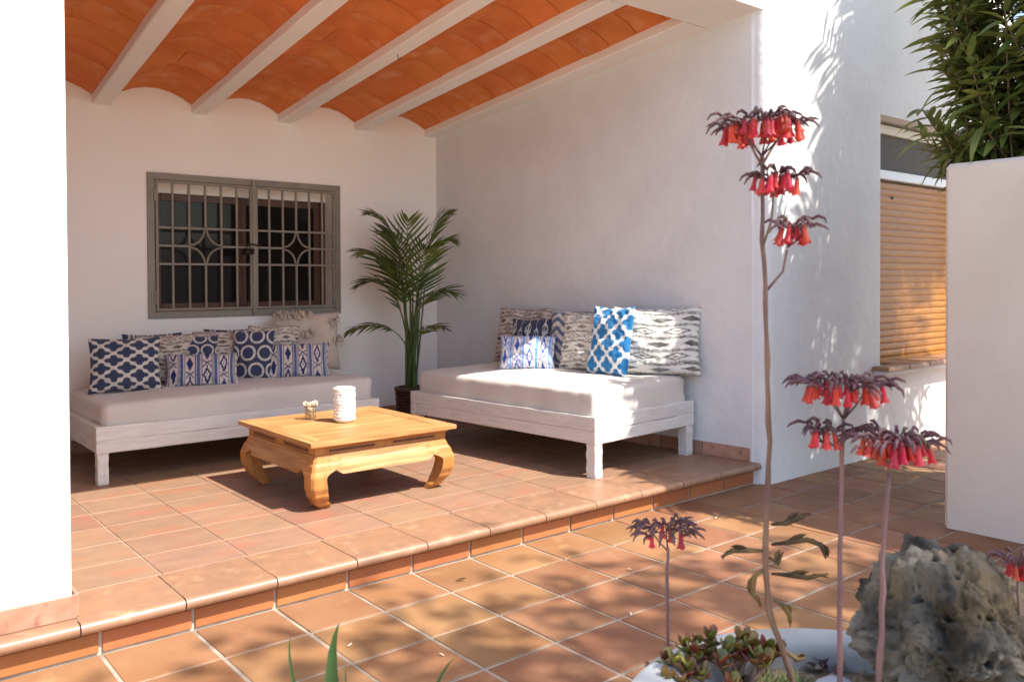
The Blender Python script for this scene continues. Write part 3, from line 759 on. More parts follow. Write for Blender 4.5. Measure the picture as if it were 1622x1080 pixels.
def tuft(x, z, nn, spread, seed):
    r = random.Random(seed); q = MB()
    for k in range(nn):
        a = r.uniform(0, 2*PI); rr = r.uniform(0, spread)
        b0 = Vector((x+rr*math.cos(a)*.8, -.065*max(0, 1-abs(x)/.28)-.015, z+rr*math.sin(a)*.6)); d = Vector((math.cos(a)*.7, -1.0, math.sin(a)*.5-.4)).normalized()
        L = r.uniform(.03, .055); pts = [b0, b0+d*L*.5+Vector((0, 0, .006)), b0+d*L+Vector((0, 0, -.018))]
        q.tube(pts, [.006, .0055, .004], 5)
    q.build('tuft', cream_fabric, tc_, smooth=True)
for k, (x, z, nn, s_) in enumerate([(-.23, .455, 12, .03), (-.18, .462, 12, .03), (-.13, .46, 12, .03), (-.07, .462, 12, .03), (-.01, .458, 12, .03), (.21, .40, 22, .05), (.0, .30, 20, .05), (.235, .26, 16, .04), (.25, .23, 8, .03)]): tuft(x, z, nn, s_, 50+k)

wy = ang2-PI/2     # yaw so that the face looks away from the side wall
def onbed2(x, y, dz=-.004): a, c = bed2(x, y); return (a, c, BZ2+dz+.02*x/.97)
cushion('dark grey ikat cushion at the far end of the daybed by the side wall', onbed2(.88, 1.53), .52, .455, wy+.14, .22, lambda u, v: ikat_h(u, v, 21, bg=A(.55, .47, .40), fg=A(.07, .055, .045)), seed=21, group=G2, n=96)
cushion('small slate cushion with white arrows above the blue lumbar cushion', onbed2(.70, 1.27), .34, .385, wy+.30, .28, arrows, t=.10, seed=22, group=G2, n=110)
cushion('grey ikat cushion behind and right of the arrow cushion', onbed2(.87, 1.07), .52, .44, wy+.12, .2, lambda u, v: ikat_h(u, v, 23, bg=A(.57, .50, .43)), seed=23, group=G2, n=96)
cushion('bright blue and white ikat lumbar cushion at the front of the side wall daybed', onbed2(.56, 1.13), .43, .27, wy+.62, .34, lambda u, v: ikat_v(u, v, 12, bg=A(.70, .68, .66), fg=A(.05, .10, .42), fg2=A(.13, .28, .60)), t=.13, seed=24, group=G2, n=96)
cushion('white cushion with slate chevrons wedged between two ikat cushions', onbed2(.80, .95), .40, .43, wy+.06, .2, chevron, t=.10, seed=25, group=G2)
cushion('pale grey ikat cushion left of the turquoise trellis cushion', onbed2(.76, .72), .50, .435, wy+.10, .2, lambda u, v: ikat_h(u, v, 26, bg=A(.66, .62, .55), fg=A(.16, .15, .13)), seed=26, group=G2, n=96)
cushion('turquoise cushion with white trellis standing on the side wall daybed', onbed2(.66, .45), .36, .49, wy+.02, .2, lambda u, v: quatrefoil(u, v, 2.6, bg=SKYB, fg=A(.70, .70, .68)), t=.12, seed=27, group=G2, n=96)
cushion('big black and white ikat cushion dappled with sun at the near end of the daybed', onbed2(.875, .19), .61, .48, wy+.53, .20, lambda u, v: ikat_h(u, v, 28, bg=A(.70, .67, .61), fg=A(.10, .095, .085), rows=5.6, cols=2.7), t=.16, seed=28, group=G2, n=110)
cushion('navy cushion corner showing above the big black and white ikat cushion', onbed2(.97, .22), .30, .455, wy+.35, .06, plain(A(.03, .06, .22)), t=.08, seed=29, group=G2, n=30)

# ------------------------------------------------------------------ coffee table
TX, TY, TZ = 1.622, 1.185, .366
tb = thing('coffee_table', 'low honey coloured wooden opium table with curved legs on the porch', 'table', (TX, TY, H))
hx, hy = .455, .482
fr = .10
def board(name, poly, z0, z1, mt, bv=.003):
    q = MB(); n = len(poly); c = Vector((sum(p[0] for p in poly)/n, sum(p[1] for p in poly)/n))
    ins = lambda p, e: tuple(Vector(p)+(c-Vector(p)).normalized()*e)
    rings = [[ins(p, bv)+(z0,) for p in poly], [p+(z0+bv,) for p in poly], [p+(z1-bv,) for p in poly], [ins(p, bv)+(z1,) for p in poly]]
    q.grid(rings, wrap=True)
    q.f = [f[::-1] for f in q.f]
    q.add(rings[0], [tuple(range(n))[::-1]]); q.add(rings[3], [tuple(range(n))]); return q.build(name, mt, tb)
z0, z1 = TZ-.024, TZ; e = .0008
ix, iy = hx-fr, hy-fr
board('top_board', [(-hx, -hy), (hx, -hy), (ix-e, -iy-e), (-ix+e, -iy-e)], z0, z1, table_x)
board('top_board', [(hx, hy), (-hx, hy), (-ix+e, iy+e), (ix-e, iy+e)], z0, z1, table_x)
board('top_board', [(-hx, hy), (-hx, -hy), (-ix-e, -iy+e), (-ix-e, iy-e)], z0, z1, table_y)
board('top_board', [(hx, -hy), (hx, hy), (ix+e, iy-e), (ix+e, -iy+e)], z0, z1, table_y)
npan = 3
for k in range(npan):
    y0 = -iy+2*iy*k/npan+.0005; y1 = -iy+2*iy*(k+1)/npan-.0005
    q = MB(); q.box((-ix+e, y0, z0), (ix-e, y1, z1-.0012), .0012); q.build('top_panel', table_x, tb)
q = MB()      # cove moulding under the top
def ring(o, z): return [(-hx+o, -hy+o, z), (hx-o, -hy+o, z), (hx-o, hy-o, z), (-hx+o, hy-o, z)]
q.grid([ring(.030, z0-.001), ring(.034, z0-.012), ring(.046, z0-.018), ring(.048, z0-.052)][::-1], wrap=True); q.build('waist', table_z, tb)
zc = z0-.034
for (ax, sgn) in ((0, -1), (0, 1), (1, -1), (1, 1)):
    half = (hx if ax == 0 else hy)-.05
    for s_ in (-1, 1):
        q = MB(); cx = s_*half*.48; L = half*.34; o = (hy if ax == 0 else hx)-.048
        for (a0, a1, c0, c1) in ((cx-L, cx+L, zc+.007, zc+.012), (cx-L, cx+L, zc-.012, zc-.007), (cx-L-.006, cx-L, zc-.012, zc+.012), (cx+L, cx+L+.006, zc-.012, zc+.012)):
            if ax == 0: q.box((a0, sgn*o-.005, c0), (a1, sgn*o+.005, c1), .001)
            else: q.box((sgn*o-.005, a0, c0), (sgn*o+.005, a1, c1), .001)
        q.build('waist_moulding', table_z, tb)
        q = MB()
        if ax == 0: q.box((cx-L, sgn*o-.003, zc-.007), (cx+L, sgn*o+.0012, zc+.007))
        else: q.box((sgn*o-.003, cx-L, zc-.007), (sgn*o+.0012, cx+L, zc+.007))
        q.build('slot', win_wood, tb)
# aprons: bulging boards, legs: horse-hoof curve
ZA = z0-.053
def bulge(z):         # how far the outside face stands in from the table edge
    t = z/ZA
    pts = [(0, .085), (.12, .052), (.28, .022), (.45, .006), (.62, .004), (.78, .018), (.9, .036), (1.0, .044)]
    for (a, c), (b_, d) in zip(pts[:-1], pts[1:]):
        if t <= b_:
            k = (t-a)/(b_-a); k = k*k*(3-2*k); return c+(d-c)*k
    return .044
AL = .19           # leg shoulder length along each side
for (ax, sgn) in ((0, -1), (0, 1), (1, -1), (1, 1)):
    half = (hx if ax == 0 else hy); per = (hy if ax == 0 else hx)
    q = MB(); rows = []
    n = 30
    for i in range(n+1):
        s_ = -1+2*i/n; a = s_*(half-.12)
        dl = (half-.12)-abs(a)
        zl = ZA-.098-.014*math.exp(-((dl-.055)/.012)**2)*0
        if dl < .06: zl = ZA-.098+.034*math.cos(min(1, dl/.06)*PI/2)**1.0
        zl2 = zl
        col = []
        for k in range(7):
            z = ZA+(zl2-ZA)*k/6; o = per-bulge(z); col.append((o, z))
        col += [(per-bulge(zl2)-.004+.006, zl2-.005), (per-bulge(zl2)-.012, zl2-.008), (per-.075, zl2), (per-.075, ZA)]
        rows.append([((a, sgn*o, z) if ax == 0 else (sgn*o, a, z)) for o, z in col])
    q.grid(rows, wrap=True); q.build('apron', table_x if ax == 0 else table_y, tb, smooth=False)
for sx in (-1, 1):
    for sy in (-1, 1):
        q = MB(); rows = []; n = 22
        for i in range(n+1):
            t = 1-i/n; z = .0005+(ZA-.0005)*t
            o = bulge(z)
            # inside of the leg measured in from the edge
            tz = z
            arch = .19*max(0, min(1, (tz-(ZA-.105))/.105))**.0 if tz > ZA-.066 else 0
            if tz > ZA-.066: inn = .19
            else:
                k = (ZA-.066-tz)/(ZA-.066)            # 0 at shoulder, 1 at floor
                inn = .19-.10*math.sin(min(1, k/.22)*PI/2)**.9
                if k > .22: inn = .090+.050*((k-.22)/.78)**1.6
                if k > .84: inn += .010
            rows.append((o, inn, z))
        R_ = []
        for o, inn, z in rows:
            ch = .012
            pts = [(o+ch, o), (inn, o), (inn, inn*.0+max(o+.045, min(inn, .115))), (max(o+.045, min(inn, .115)), max(o+.045, min(inn, .115))), (max(o+.045, min(inn, .115)), inn), (o, inn), (o, o+ch)]
            R_.append([(sx*(hx-a), sy*(hy-c), z) for a, c in pts])
        q.grid(R_, wrap=True); q.add(R_[0], [tuple(range(7))]); q.add(R_[-1], [tuple(range(7))[::-1]])
        q.build('leg', table_z, tb)

# ------------------------------------------------------------------ vase and votive on the table
v = thing('vase', 'white rough ceramic vase with brick relief on the table', 'vase', (1.632, 1.215, H+TZ+.0005))
q = MB(); r0 = .058
q.lathe([(.0, .002), (r0*.86, .002), (r0*.95, .008), (r0, .02), (r0, .196), (r0*.99, .202), (r0*.92, .204), (r0*.88, .196), (r0*.86, .03), (0, .03)], 40); q.build('body', ceramic, v, True)
q = MB(); rr = random.Random(4)
for k in range(10):
    nb = 17
    for j in range(nb):
        a = 2*PI*(j+.5*(k % 2)+rr.uniform(-.1, .1))/nb; z = .012+k*.0190; pr_ = rr.uniform(.003, .007)
        M_ = Matrix.Rotation(a, 4, 'Z') @ Matrix.Translation((r0+pr_*.4, 0, z+.009)) @ Matrix.Rotation(rr.uniform(-.12, .12), 4, 'X')
        q.box((-.004, -.0095, -.0080), (pr_*.7, .0095, .0080), .0025, M_)
rl = q.build('relief', ceramic, v); rl['kind'] = 'stuff'
v = thing('candle_glass', 'small clear glass candle holder ringed with pale shells on the table', 'candle holder', (1.518, 1.428, H+TZ+.0005))
q = MB(); q.lathe([(0, .001), (.030, .001), (.034, .006), (.036, .085), (.033, .085), (.031, .008), (0, .008)], 28); q.build('glass', clear_glass, v, True)
q = MB()
for k in range(46):
    a = rr.uniform(0, 2*PI); r_ = rr.uniform(.033, .038); zz = rr.uniform(.080, .098)
    d = Vector((math.cos(a)*rr.uniform(.4, 1), math.sin(a)*rr.uniform(.4, 1), rr.uniform(.5, 1.2))).normalized()
    p0 = Vector((r_*math.cos(a), r_*math.sin(a), zz)); q.tube([p0-d*.008, p0+d*.004, p0+d*.016], [.0045, .004, .0008], 5)
q.build('shell_ring', shell_m, v, True)
q = MB()
for k in range(26):
    a = rr.uniform(0, 2*PI); r_ = rr.uniform(0, .024); zz = rr.uniform(.014, .07); d = Vector((rr.uniform(-1, 1), rr.uniform(-1, 1), rr.uniform(-.6, 1))).normalized()
    p0 = Vector((r_*math.cos(a), r_*math.sin(a), zz)); q.tube([p0-d*.01, p0, p0+d*.012], [.003, .007, .001], 6)
q.build('shells', shell_m, v, True)

# ------------------------------------------------------------------ potted palm in the corner
VD = Vector((fw.x, fw.y, 0)).normalized(); VR = Vector((rt.x, rt.y, 0)).normalized()
pc = Vector((3.035, 2.68, H))
pp = thing('potted_palm', 'kentia palm in a dark wicker pot in the porch corner between the daybeds', 'potted plant', pc)
q = MB(); prf = []
q.lathe([(0, .0), (.10, .0), (.108, .01), (.125, .28), (.142, .29), (.142, .318), (.122, .322), (.115, .28), (0, .28)], 28)
pot = q.build('wicker_pot', wicker_m, pp, True)
q = MB()
for k in range(11):
    z = .02+k*.025; r_ = .111+.016*(z/.3); n = 40
    pts = [((r_+.004*(1 if (i+k) % 2 else -1))*Vector((math.cos(2*PI*i/n), math.sin(2*PI*i/n), 0)))+Vector((0, 0, z)) for i in range(n+1)]
    q.tube(pts, .009, 5, cap=False)
wv = q.build('weave', wicker_m, pot); 
def frond(base, tip, sag, nl, Ll, seed, wl=.020, first=.42):
    r = random.Random(seed); base = Vector(base); tip = Vector(tip); q = MB()
    ch = tip-base; upv = Vector((0, 0, 1)); out = Vector((ch.x, ch.y, 0)); out = out.normalized() if out.length > .05 else VR
    pts = []
    N_ = 22
    for i in range(N_+1):
        t = i/N_; hz = Vector((ch.x, ch.y, 0)); p = base+hz*(.18*t+.82*t**2.3)+upv*(ch.z*(1-(1-t)**1.55)+sag*1.6*t*(1-t)); pts.append(p)
    q.tube(pts, [.0075*(1-.75*i/N_) for i in range(N_+1)], 5, mi=1)
    nrm = None
    for k in range(nl):
        t = first+(1-first)*(k+.5)/nl; f = t*N_; i = min(N_-1, int(f)); p = pts[i].lerp(pts[i+1], f-i); d = (pts[i+1]-pts[i]).normalized()
        sdv = d.cross(upv); sdv = sdv.normalized() if sdv.length > .15 else VR
        u2 = sdv.cross(d)
        env = math.sin(PI*min(1, .22+.78*(t-first)/(1-first)*.93))**.7
        for sgn in (-1, 1):
            dd = (d*(.50+.45*(t-first)/(1-first))+sdv*sgn*(1.0-.30*(t-first)/(1-first))+u2*r.uniform(-.05, .25)).normalized()
            L = Ll*1.12*env*r.uniform(.85, 1.1)
            q.leaf(p, dd, u2+sdv*sgn*.4, L, wl*r.uniform(.85, 1.15), bend=r.uniform(.18, .48), n=5, fold=.14)
    q.build('frond', [palm_leaf, palm_stem], pp)
def PL(du, dz, dd=0): return VR*du+Vector((0, 0, dz))+VD*dd
pxm = 1/1345*7.05
def tippx(u, vv, dd=0.0): return PL((u-664)*pxm, (636-vv)*pxm+.33, dd)
b0 = Vector((0, 0, .28))
for k, (u, vv, dd, sag, nl, Ll) in enumerate([(604, 366, -.05, .06, 19, .26), (720, 368, -.05, .05, 19, .27), (664, 376, -.12, .0, 13, .24), (590, 428, -.25, .30, 20, .26), (728, 408, .08, .22, 20, .26),
                                             (578, 478, .05, .42, 18, .24), (734, 492, -.15, .30, 17, .26), (572, 548, -.2, .34, 14, .20), (718, 545, -.2, .22, 12, .17), (632, 400, .12, .15, 18, .27), (700, 420, -.25, .18, 17, .27), (620, 440, .1, .3, 16, .22)]):
    frond(b0+VR*random.uniform(-.05, .05)+VD*random.uniform(-.05, .05), tippx(u, vv, dd), sag, nl, Ll, 100+k, first=.40 if vv < 480 else .55)
q = MB()
for k in range(8):
    x = random.uniform(-.03, .03); q.tube([b0+VR*x, b0+VR*(x*2+.012*k-.04)+Vector((0, 0, .45)), b0+VR*(x*3+.02*k-.07)+Vector((0, 0, .85))], [.009, .008, .006], 5)
q.build('stems', palm_stem, pp, True)
q = MB(); q.lathe([(0, .283), (.116, .283)], 20); q.build('soil', soil_m, pp)

# ------------------------------------------------------------------ oleander behind the garden wall
ol = thing('oleander_bush', 'leafy oleander bush rising behind the cream garden wall at the upper right', 'bush', (4.55, -1.9, 0))
rr = random.Random(11)
leaf_vars = []
for k in range(5):
    q = MB(); q.leaf((0, 0, 0), (1, 0, 0), (0, 0, 1), .135+.012*k, .034+.004*(k % 3), bend=.10+.09*k, n=5, fold=.18); leaf_vars.append(q.data('leaf', ole_leaf, True))
sprigs = []
stems = MB()
for k in range(365):
    base = Vector((4.34+rr.uniform(-.12, 1.9)-4.55, rr.uniform(-2.6, -1.4)+1.9, .4))
    tip = Vector((rr.uniform(4.12, 6.7), rr.uniform(-2.5, -1.1), rr.uniform(1.1, 3.7)))-Vector((4.55, -1.9, 0))
    if tip.x+4.55 < 4.35: tip.z = max(tip.z, 2.05)
    if k < 150:      # the side that leans over the wall towards the porch
        tip = Vector((rr.uniform(3.97, 5.0), rr.uniform(-2.4, -1.25), rr.uniform(1.98, 3.6)))-Vector((4.55, -1.9, 0))
    if k >= 365-105: tip = Vector((rr.uniform(3.93, 4.5), rr.uniform(-1.8, -1.06), rr.uniform(2.0, 3.3)))-Vector((4.55, -1.9, 0)); base.y = rr.uniform(-1.9, -1.4)+1.9
    if tip.x+4.55 < 4.2 and base.x+4.55 < 4.2: base.x = 4.22-4.55
    midp = base.lerp(tip, .6)+Vector((rr.uniform(0, .15), rr.uniform(-.1, .1), .1))
    midp.x = max(midp.x, 4.2-4.55) if midp.z < 1.98 else midp.x
    if k < 180 or k >= 260: stems.tube([base, midp, tip], [.011, .007, .004], 5)
    d = (tip-midp).normalized()
    nlv = 7
    for wv_ in range(nlv):
        c = tip-d*(.055*wv_)
        a0 = rr.uniform(0, 2*PI)
        for j in range(3):
            a = a0+2*PI*j/3+rr.uniform(-.3, .3); x_ = d.orthogonal().normalized(); y_ = d.cross(x_)
            dirv = (x_*math.cos(a)+y_*math.sin(a))*rr.uniform(.6, 1.0)+d*rr.uniform(.2, .9)+Vector((0, 0, rr.uniform(-.35, .1)))
            sprigs.append((c, dirv.normalized(), rr.uniform(.75, 1.2), rr.randrange(5), rr.uniform(-.6, .6)))
stems.build('stems', ole_stem, ol, True)
CL = CAM-Vector((4.55, -1.9, 0))
def vis(p):
    d = p-CL; f = d.dot(fw); u = 811+1345*d.dot(rt)/f; vv = 466-1345*d.dot(up)/f
    return (0 if (1440 < u < 1640 and -20 < vv < 290) else 10)+f
sprigs.sort(key=lambda s_: vis(s_[0]))
def leaf_matrix(c, d, sc, tw):
    z_ = Vector((0, 0, 1)); y_ = z_.cross(d); y_ = y_.normalized() if y_.length > .05 else d.orthogonal().normalized(); z_ = d.cross(y_)
    return Matrix.Translation(c) @ Matrix((d, y_, z_)).transposed().to_4x4() @ Matrix.Rotation(tw, 4, 'X') @ Matrix.Scale(sc, 4)
for c, d, sc, vi, tw in sprigs[:300]:
    o = link('leaf', leaf_vars[vi], ol); o.matrix_local = leaf_matrix(c, d, sc, tw)
q = MB()
for c, d, sc, vi, tw in sprigs[300:]:
    Mx = leaf_matrix(c, d, sc, tw); me = leaf_vars[vi]
    q.add([Mx @ v_.co for v_ in me.vertices], [tuple(p_.vertices) for p_ in me.polygons])
fo = q.build('foliage', ole_leaf, ol, True); fo['kind'] = 'stuff'

# ------------------------------------------------------------------ palm and shade tree beyond the frame (they cast the shadows)
def fan_palm(loc, hgt, R_, n, seed):
    r = random.Random(seed)
    t = thing('garden_palm', 'tall garden palm beyond the wall whose fronds shade the house front', 'palm tree', loc)
    q = MB(); q.tube([(0, 0, -.03), (.04, .02, hgt*.5), (0, 0, hgt)], [.16, .12, .11], 10); q.build('trunk', bark, t, True)
    q = MB()
    for k in range(n):
        az = 2*PI*k/n*2.4+r.uniform(-.2, .2); el = r.uniform(.0, 1.15); L = R_*r.uniform(.8, 1.1)
        d = Vector((math.cos(az)*math.cos(el), math.sin(az)*math.cos(el), math.sin(el))); pts = []
        for i in range(13):
            s_ = i/12; pts.append(Vector((0, 0, hgt))+d*L*s_-Vector((0, 0, .45*L*s_*s_)))
        q.tube(pts, [.014*(1-.8*i/12) for i in range(13)], 4, mi=1)
        for i in range(3, 24):
            s_ = i/24*12; j = min(11, int(s_)); p_ = pts[j].lerp(pts[j+1], s_-j); dd = (pts[j+1]-pts[j]).normalized(); sd_ = dd.cross(Vector((0, 0, 1)))
            sd_ = sd_.normalized() if sd_.length > .1 else Vector((1, 0, 0))
            for sg in (-1, 1):
                q.leaf(p_, dd*.9+sd_*sg+Vector((0, 0, r.uniform(-.2, .3))), Vector((0, 0, 1)), .56*max(.5, math.sin(PI*(.15+.8*i/24)))*r.uniform(.85, 1.15), .040, bend=.2, n=2)
    fr_ = q.build('fronds', [tree_leaf, palm_stem], t); fr_['kind'] = 'stuff'
fan_palm((6.40, -1.85, 0), 4.45, 1.66, 56, 3)
def shade_tree(loc, cz, rx, ry, rz, n, seed, size):
    r = random.Random(seed)
    t = thing('shade_tree', 'broad tree behind the viewer dappling the terrace with shade', 'tree', loc)
    q = MB(); q.tube([(0, 0, -.03), (.1, 0, cz*.4), (0, .1, cz*.8)], [.2, .15, .1], 10)
    cl = []
    for k in range(26):
        while True:
            p_ = Vector((r.uniform(-1, 1), r.uniform(-1, 1), r.uniform(-1, 1)))
            if p_.length < 1: break
        c = Vector((p_.x*rx, p_.y*ry, cz+p_.z*rz)); cl.append(c); q.tube([(0, .1, cz*.7), c*.5+Vector((0, 0, cz*.42)), c], [.05, .03, .012], 5)
    q.build('trunk', bark, t, True)
    q = MB()
    for k in range(n):
        c = r.choice(cl)+Vector((r.gauss(0, .30), r.gauss(0, .30), r.gauss(0, .22))); d = Vector((r.gauss(0, 1), r.gauss(0, 1), r.gauss(0, .5)))
        q.leaf(c, d, Vector((r.gauss(0, .4), r.gauss(0, .4), 1)), size*r.uniform(.7, 1.3), size*.5, n=2)
    f_ = q.build('crown', tree_leaf, t); f_['kind'] = 'stuff'
shade_tree((3.35, -6.95, 0), 7.0, 2.3, 1.45, .8, 3100, 5, .15)

# ------------------------------------------------------------------ round planter with rock and succulents
PC = Vector((.372, -2.685, 0)); PR = .365; PZ = .70
b = MB(); b.lathe([(PR-.02, 0), (PR-.012, .5), (PR-.004, PZ-.02), (PR-.012, PZ-.004), (PR-.022, PZ), (PR-.068, PZ-.001), (PR-.080, PZ-.007), (PR-.086, PZ-.02), (PR-.088, PZ-.2)], 72, mi=0)
planter = thing('round_planter', 'round pale cement planter in the right foreground', 'planter', PC)
b.build('wall', concrete, planter, True)
b = MB(); rows = []
for i in range(9):
    r_ = (PR-.084)*i/8
    rows.append([(r_*math.cos(a), r_*math.sin(a), PZ-.045+.012*fbm((r_*math.cos(a)*9, r_*math.sin(a)*9, 2))) for a in [2*PI*k/36 for k in range(36)]])
b.grid(rows, wrap=True); b.f = [f[::-1] for f in b.f]; b.build('soil', soil_m, planter, True)
peb = MB(); rr = random.Random(5)
ic = [(0, 0, 1), (1, 0, 0), (0, 1, 0), (-1, 0, 0), (0, -1, 0), (0, 0, -1)]; icf = [(0, 1, 2), (0, 2, 3), (0, 3, 4), (0, 4, 1), (5, 2, 1), (5, 3, 2), (5, 4, 3), (5, 1, 4)]
for k in range(420):
    a = rr.uniform(0, 2*PI); r_ = (PR-.09)*math.sqrt(rr.random()); s_ = rr.uniform(.003, .009)
    c = Vector((r_*math.cos(a), r_*math.sin(a), PZ-.040+s_*.4)); peb.add([c+Vector((x*s_*rr.uniform(.7, 1.3), y*s_*rr.uniform(.7, 1.3), z*s_*.7)) for x, y, z in ic], icf)
g_ = peb.build('gravel', pebble_m, planter); g_['kind'] = 'stuff'

# rock
def rock(name, label, loc, sx, sy, sz, seed, sub, mt, amp=.32, f=1.0, rough=True):
    import bmesh
    bm = bmesh.new(); bmesh.ops.create_icosphere(bm, subdivisions=sub, radius=1)
    for vv in bm.verts:
        n_ = vv.co.normalized(); p_ = n_*1.5*f+Vector((seed, seed*.7, 2))
        d = 1+amp*noise.fractal(p_, 1.0, 2.0, 3)
        if rough:
            wp = p_+Vector((noise.noise(p_*1.7), noise.noise(p_*1.7+Vector((5, 1, 2))), noise.noise(p_*1.7+Vector((1, 7, 3)))))*.35
            bl = sum(abs(noise.noise(wp*f_))*a_ for f_, a_ in ((2.1, .5), (4.3, .25), (8.7, .14)))
            d += .26*(bl-.22)+.05*noise.fractal(wp*6, .8, 2.0, 4)+.018*noise.fractal(wp*20, .8, 2.0, 3)
            c = noise.voronoi(wp*2.6)[0][0]; d -= .24*max(0, .28-c)/.28; c = noise.voronoi(wp*6.5)[0][0]; d -= .09*max(0, .26-c)/.26
        d = max(.35, d); q_ = n_*d
        vv.co = Vector((q_.x*sx, q_.y*sy, q_.z*sz))
    ext = [(min(v_.co[k] for v_ in bm.verts), max(v_.co[k] for v_ in bm.verts)) for k in range(3)]
    for v_ in bm.verts:
        for k, tgt in enumerate((sx, sy, sz)):
            a, c = ext[k]; v_.co[k] = (v_.co[k]-(a+c)/2)/(c-a)*2*tgt if k < 2 else (v_.co[k]-a)/(c-a)*2*tgt
    if rough:
        for v_ in bm.verts:
            k = (v_.co.x*.773-v_.co.y*.634)/max(sx, sy); v_.co.z *= 1-.34*max(0, k+.1)+.04*min(0, k)
    me = bpy.data.meshes.new(name); bm.to_mesh(me); bm.free(); me.materials.append(mt)
    for p_ in me.polygons: p_.use_smooth = True
    o = link(name, me, None, loc); return tag(o, label, 'rock') if label else o
rk = rock('rock', 'rugged grey karst rock standing in the round planter', (.628, -2.70, PZ-.085), .185, .17, .156, 3.7, 7, rock_m)
st = rock('stone', 'flat white stone lying in the gravel of the round planter', (.470, -2.575, PZ-.043), .036, .034, .022, 9.2, 3, marble_m, amp=.18, rough=False)
st['category'] = 'stone'

# ------------------------------------------------------------------ kalanchoe flower stalks
def bell_mesh(seed):
    q = MB(); r = random.Random(seed); n = 8; prof_ = [(.0022, 0), (.0042, -.006), (.0046, -.016), (.0056, -.024), (.0078, -.030)]
    rows = []
    for i, (ra, z) in enumerate(prof_):
        row = []
        for k in range(n):
            a = 2*PI*k/n; rk_ = ra*(1+(.25*(k % 2) if i == 4 else 0)); row.append((rk_*math.cos(a), rk_*math.sin(a), z-(.003*(k % 2) if i == 4 else 0)))
        rows.append(row)
    q.grid(rows, wrap=True)
    for k in range(4):
        a = 2*PI*k/4; d = Vector((math.cos(a)*.55, math.sin(a)*.55, -1)); q.leaf((0, 0, .001), d, (math.cos(a), math.sin(a), .3), .011, .0045, bend=-.35, n=2, mi=1)
    return q.data('bell', [bell_m, calyx_m], True)
bells = [bell_mesh(k) for k in range(3)]
def flower_head(parent, c, R_, hgt, nb, nd, seed, node=None, droop=1.0):
    r = random.Random(seed); c = Vector(c); q = MB(); node = Vector(node) if node is not None else c-Vector((0, 0, hgt))
    hd = link('flower_head', None, parent); ends = []
    for k in range(nb+nd):
        dried = k >= nb
        a = 2*PI*k*.381966+r.uniform(-.3, .3); rad = R_*math.sqrt((k % max(nb, 1)+.5)/max(nb, 1))*.8 if not dried else R_*math.sqrt(r.random())
        top = c+Vector((math.cos(a)*rad, math.sin(a)*rad, (-.10*rad if not dried else r.uniform(.0, .012)-.14*rad)+r.uniform(-.004, .004)))
        if k == 0:
            hubs = [c+Vector((math.cos(h_*2*PI/5+seed)*R_*.5, math.sin(h_*2*PI/5+seed)*R_*.5, -.012)) for h_ in range(5 if nb > 15 else 2)]
            for h_ in hubs: q.tube([node, node.lerp(h_, .5)-Vector((0, 0, .003)), h_], [.0017, .0014, .0012], 5)
        if k % 2 == 0:
            h_ = min(hubs, key=lambda v_: (v_-top).length); q.tube([h_, h_.lerp(top, .5)+Vector((0, 0, .004)), top], [.0011, .0010, .0008], 4)
        if not dried:
            ends.append((top, a, r.uniform(-.12, .38), r.uniform(.68, .98)))
            q.tube([top+Vector((-math.cos(a)*.010, -math.sin(a)*.010, .002)), top+Vector((0, 0, .005)), top], [.0012, .0013, .0012], 4)
        else:
            L = r.uniform(.018, .034); d = Vector((math.cos(a)*r.uniform(.6, 1.2), math.sin(a)*r.uniform(.6, 1.2), r.uniform(-.15, .35))).normalized(); o_ = Vector((r.uniform(-.3, .3), r.uniform(-.3, .3), -r.uniform(.3, 1.1)))
            pts = [top, top+d*L*.4+Vector((0, 0, .003)), top+d*L*.75+o_*L*.12, top+d*L*.9+o_*L*.42]
            q.tube(pts, [.0022, .0029, .0020, .0008], 5)
    q.build('withered_flowers', calyx_m, hd, True)
    for (p_, a, tl, sc) in ends:
        o = link('bell', r.choice(bells), hd); o.matrix_local = Matrix.Translation(p_) @ Matrix.Rotation(a, 4, 'Z') @ Matrix.Rotation(-tl, 4, 'Y') @ Matrix.Scale(sc, 4)
    return hd
FL = {}
def PT(u, vv, dep): return CAM+(fw+rt*((u-811)/1345)-up*((vv-466)/1345))*dep
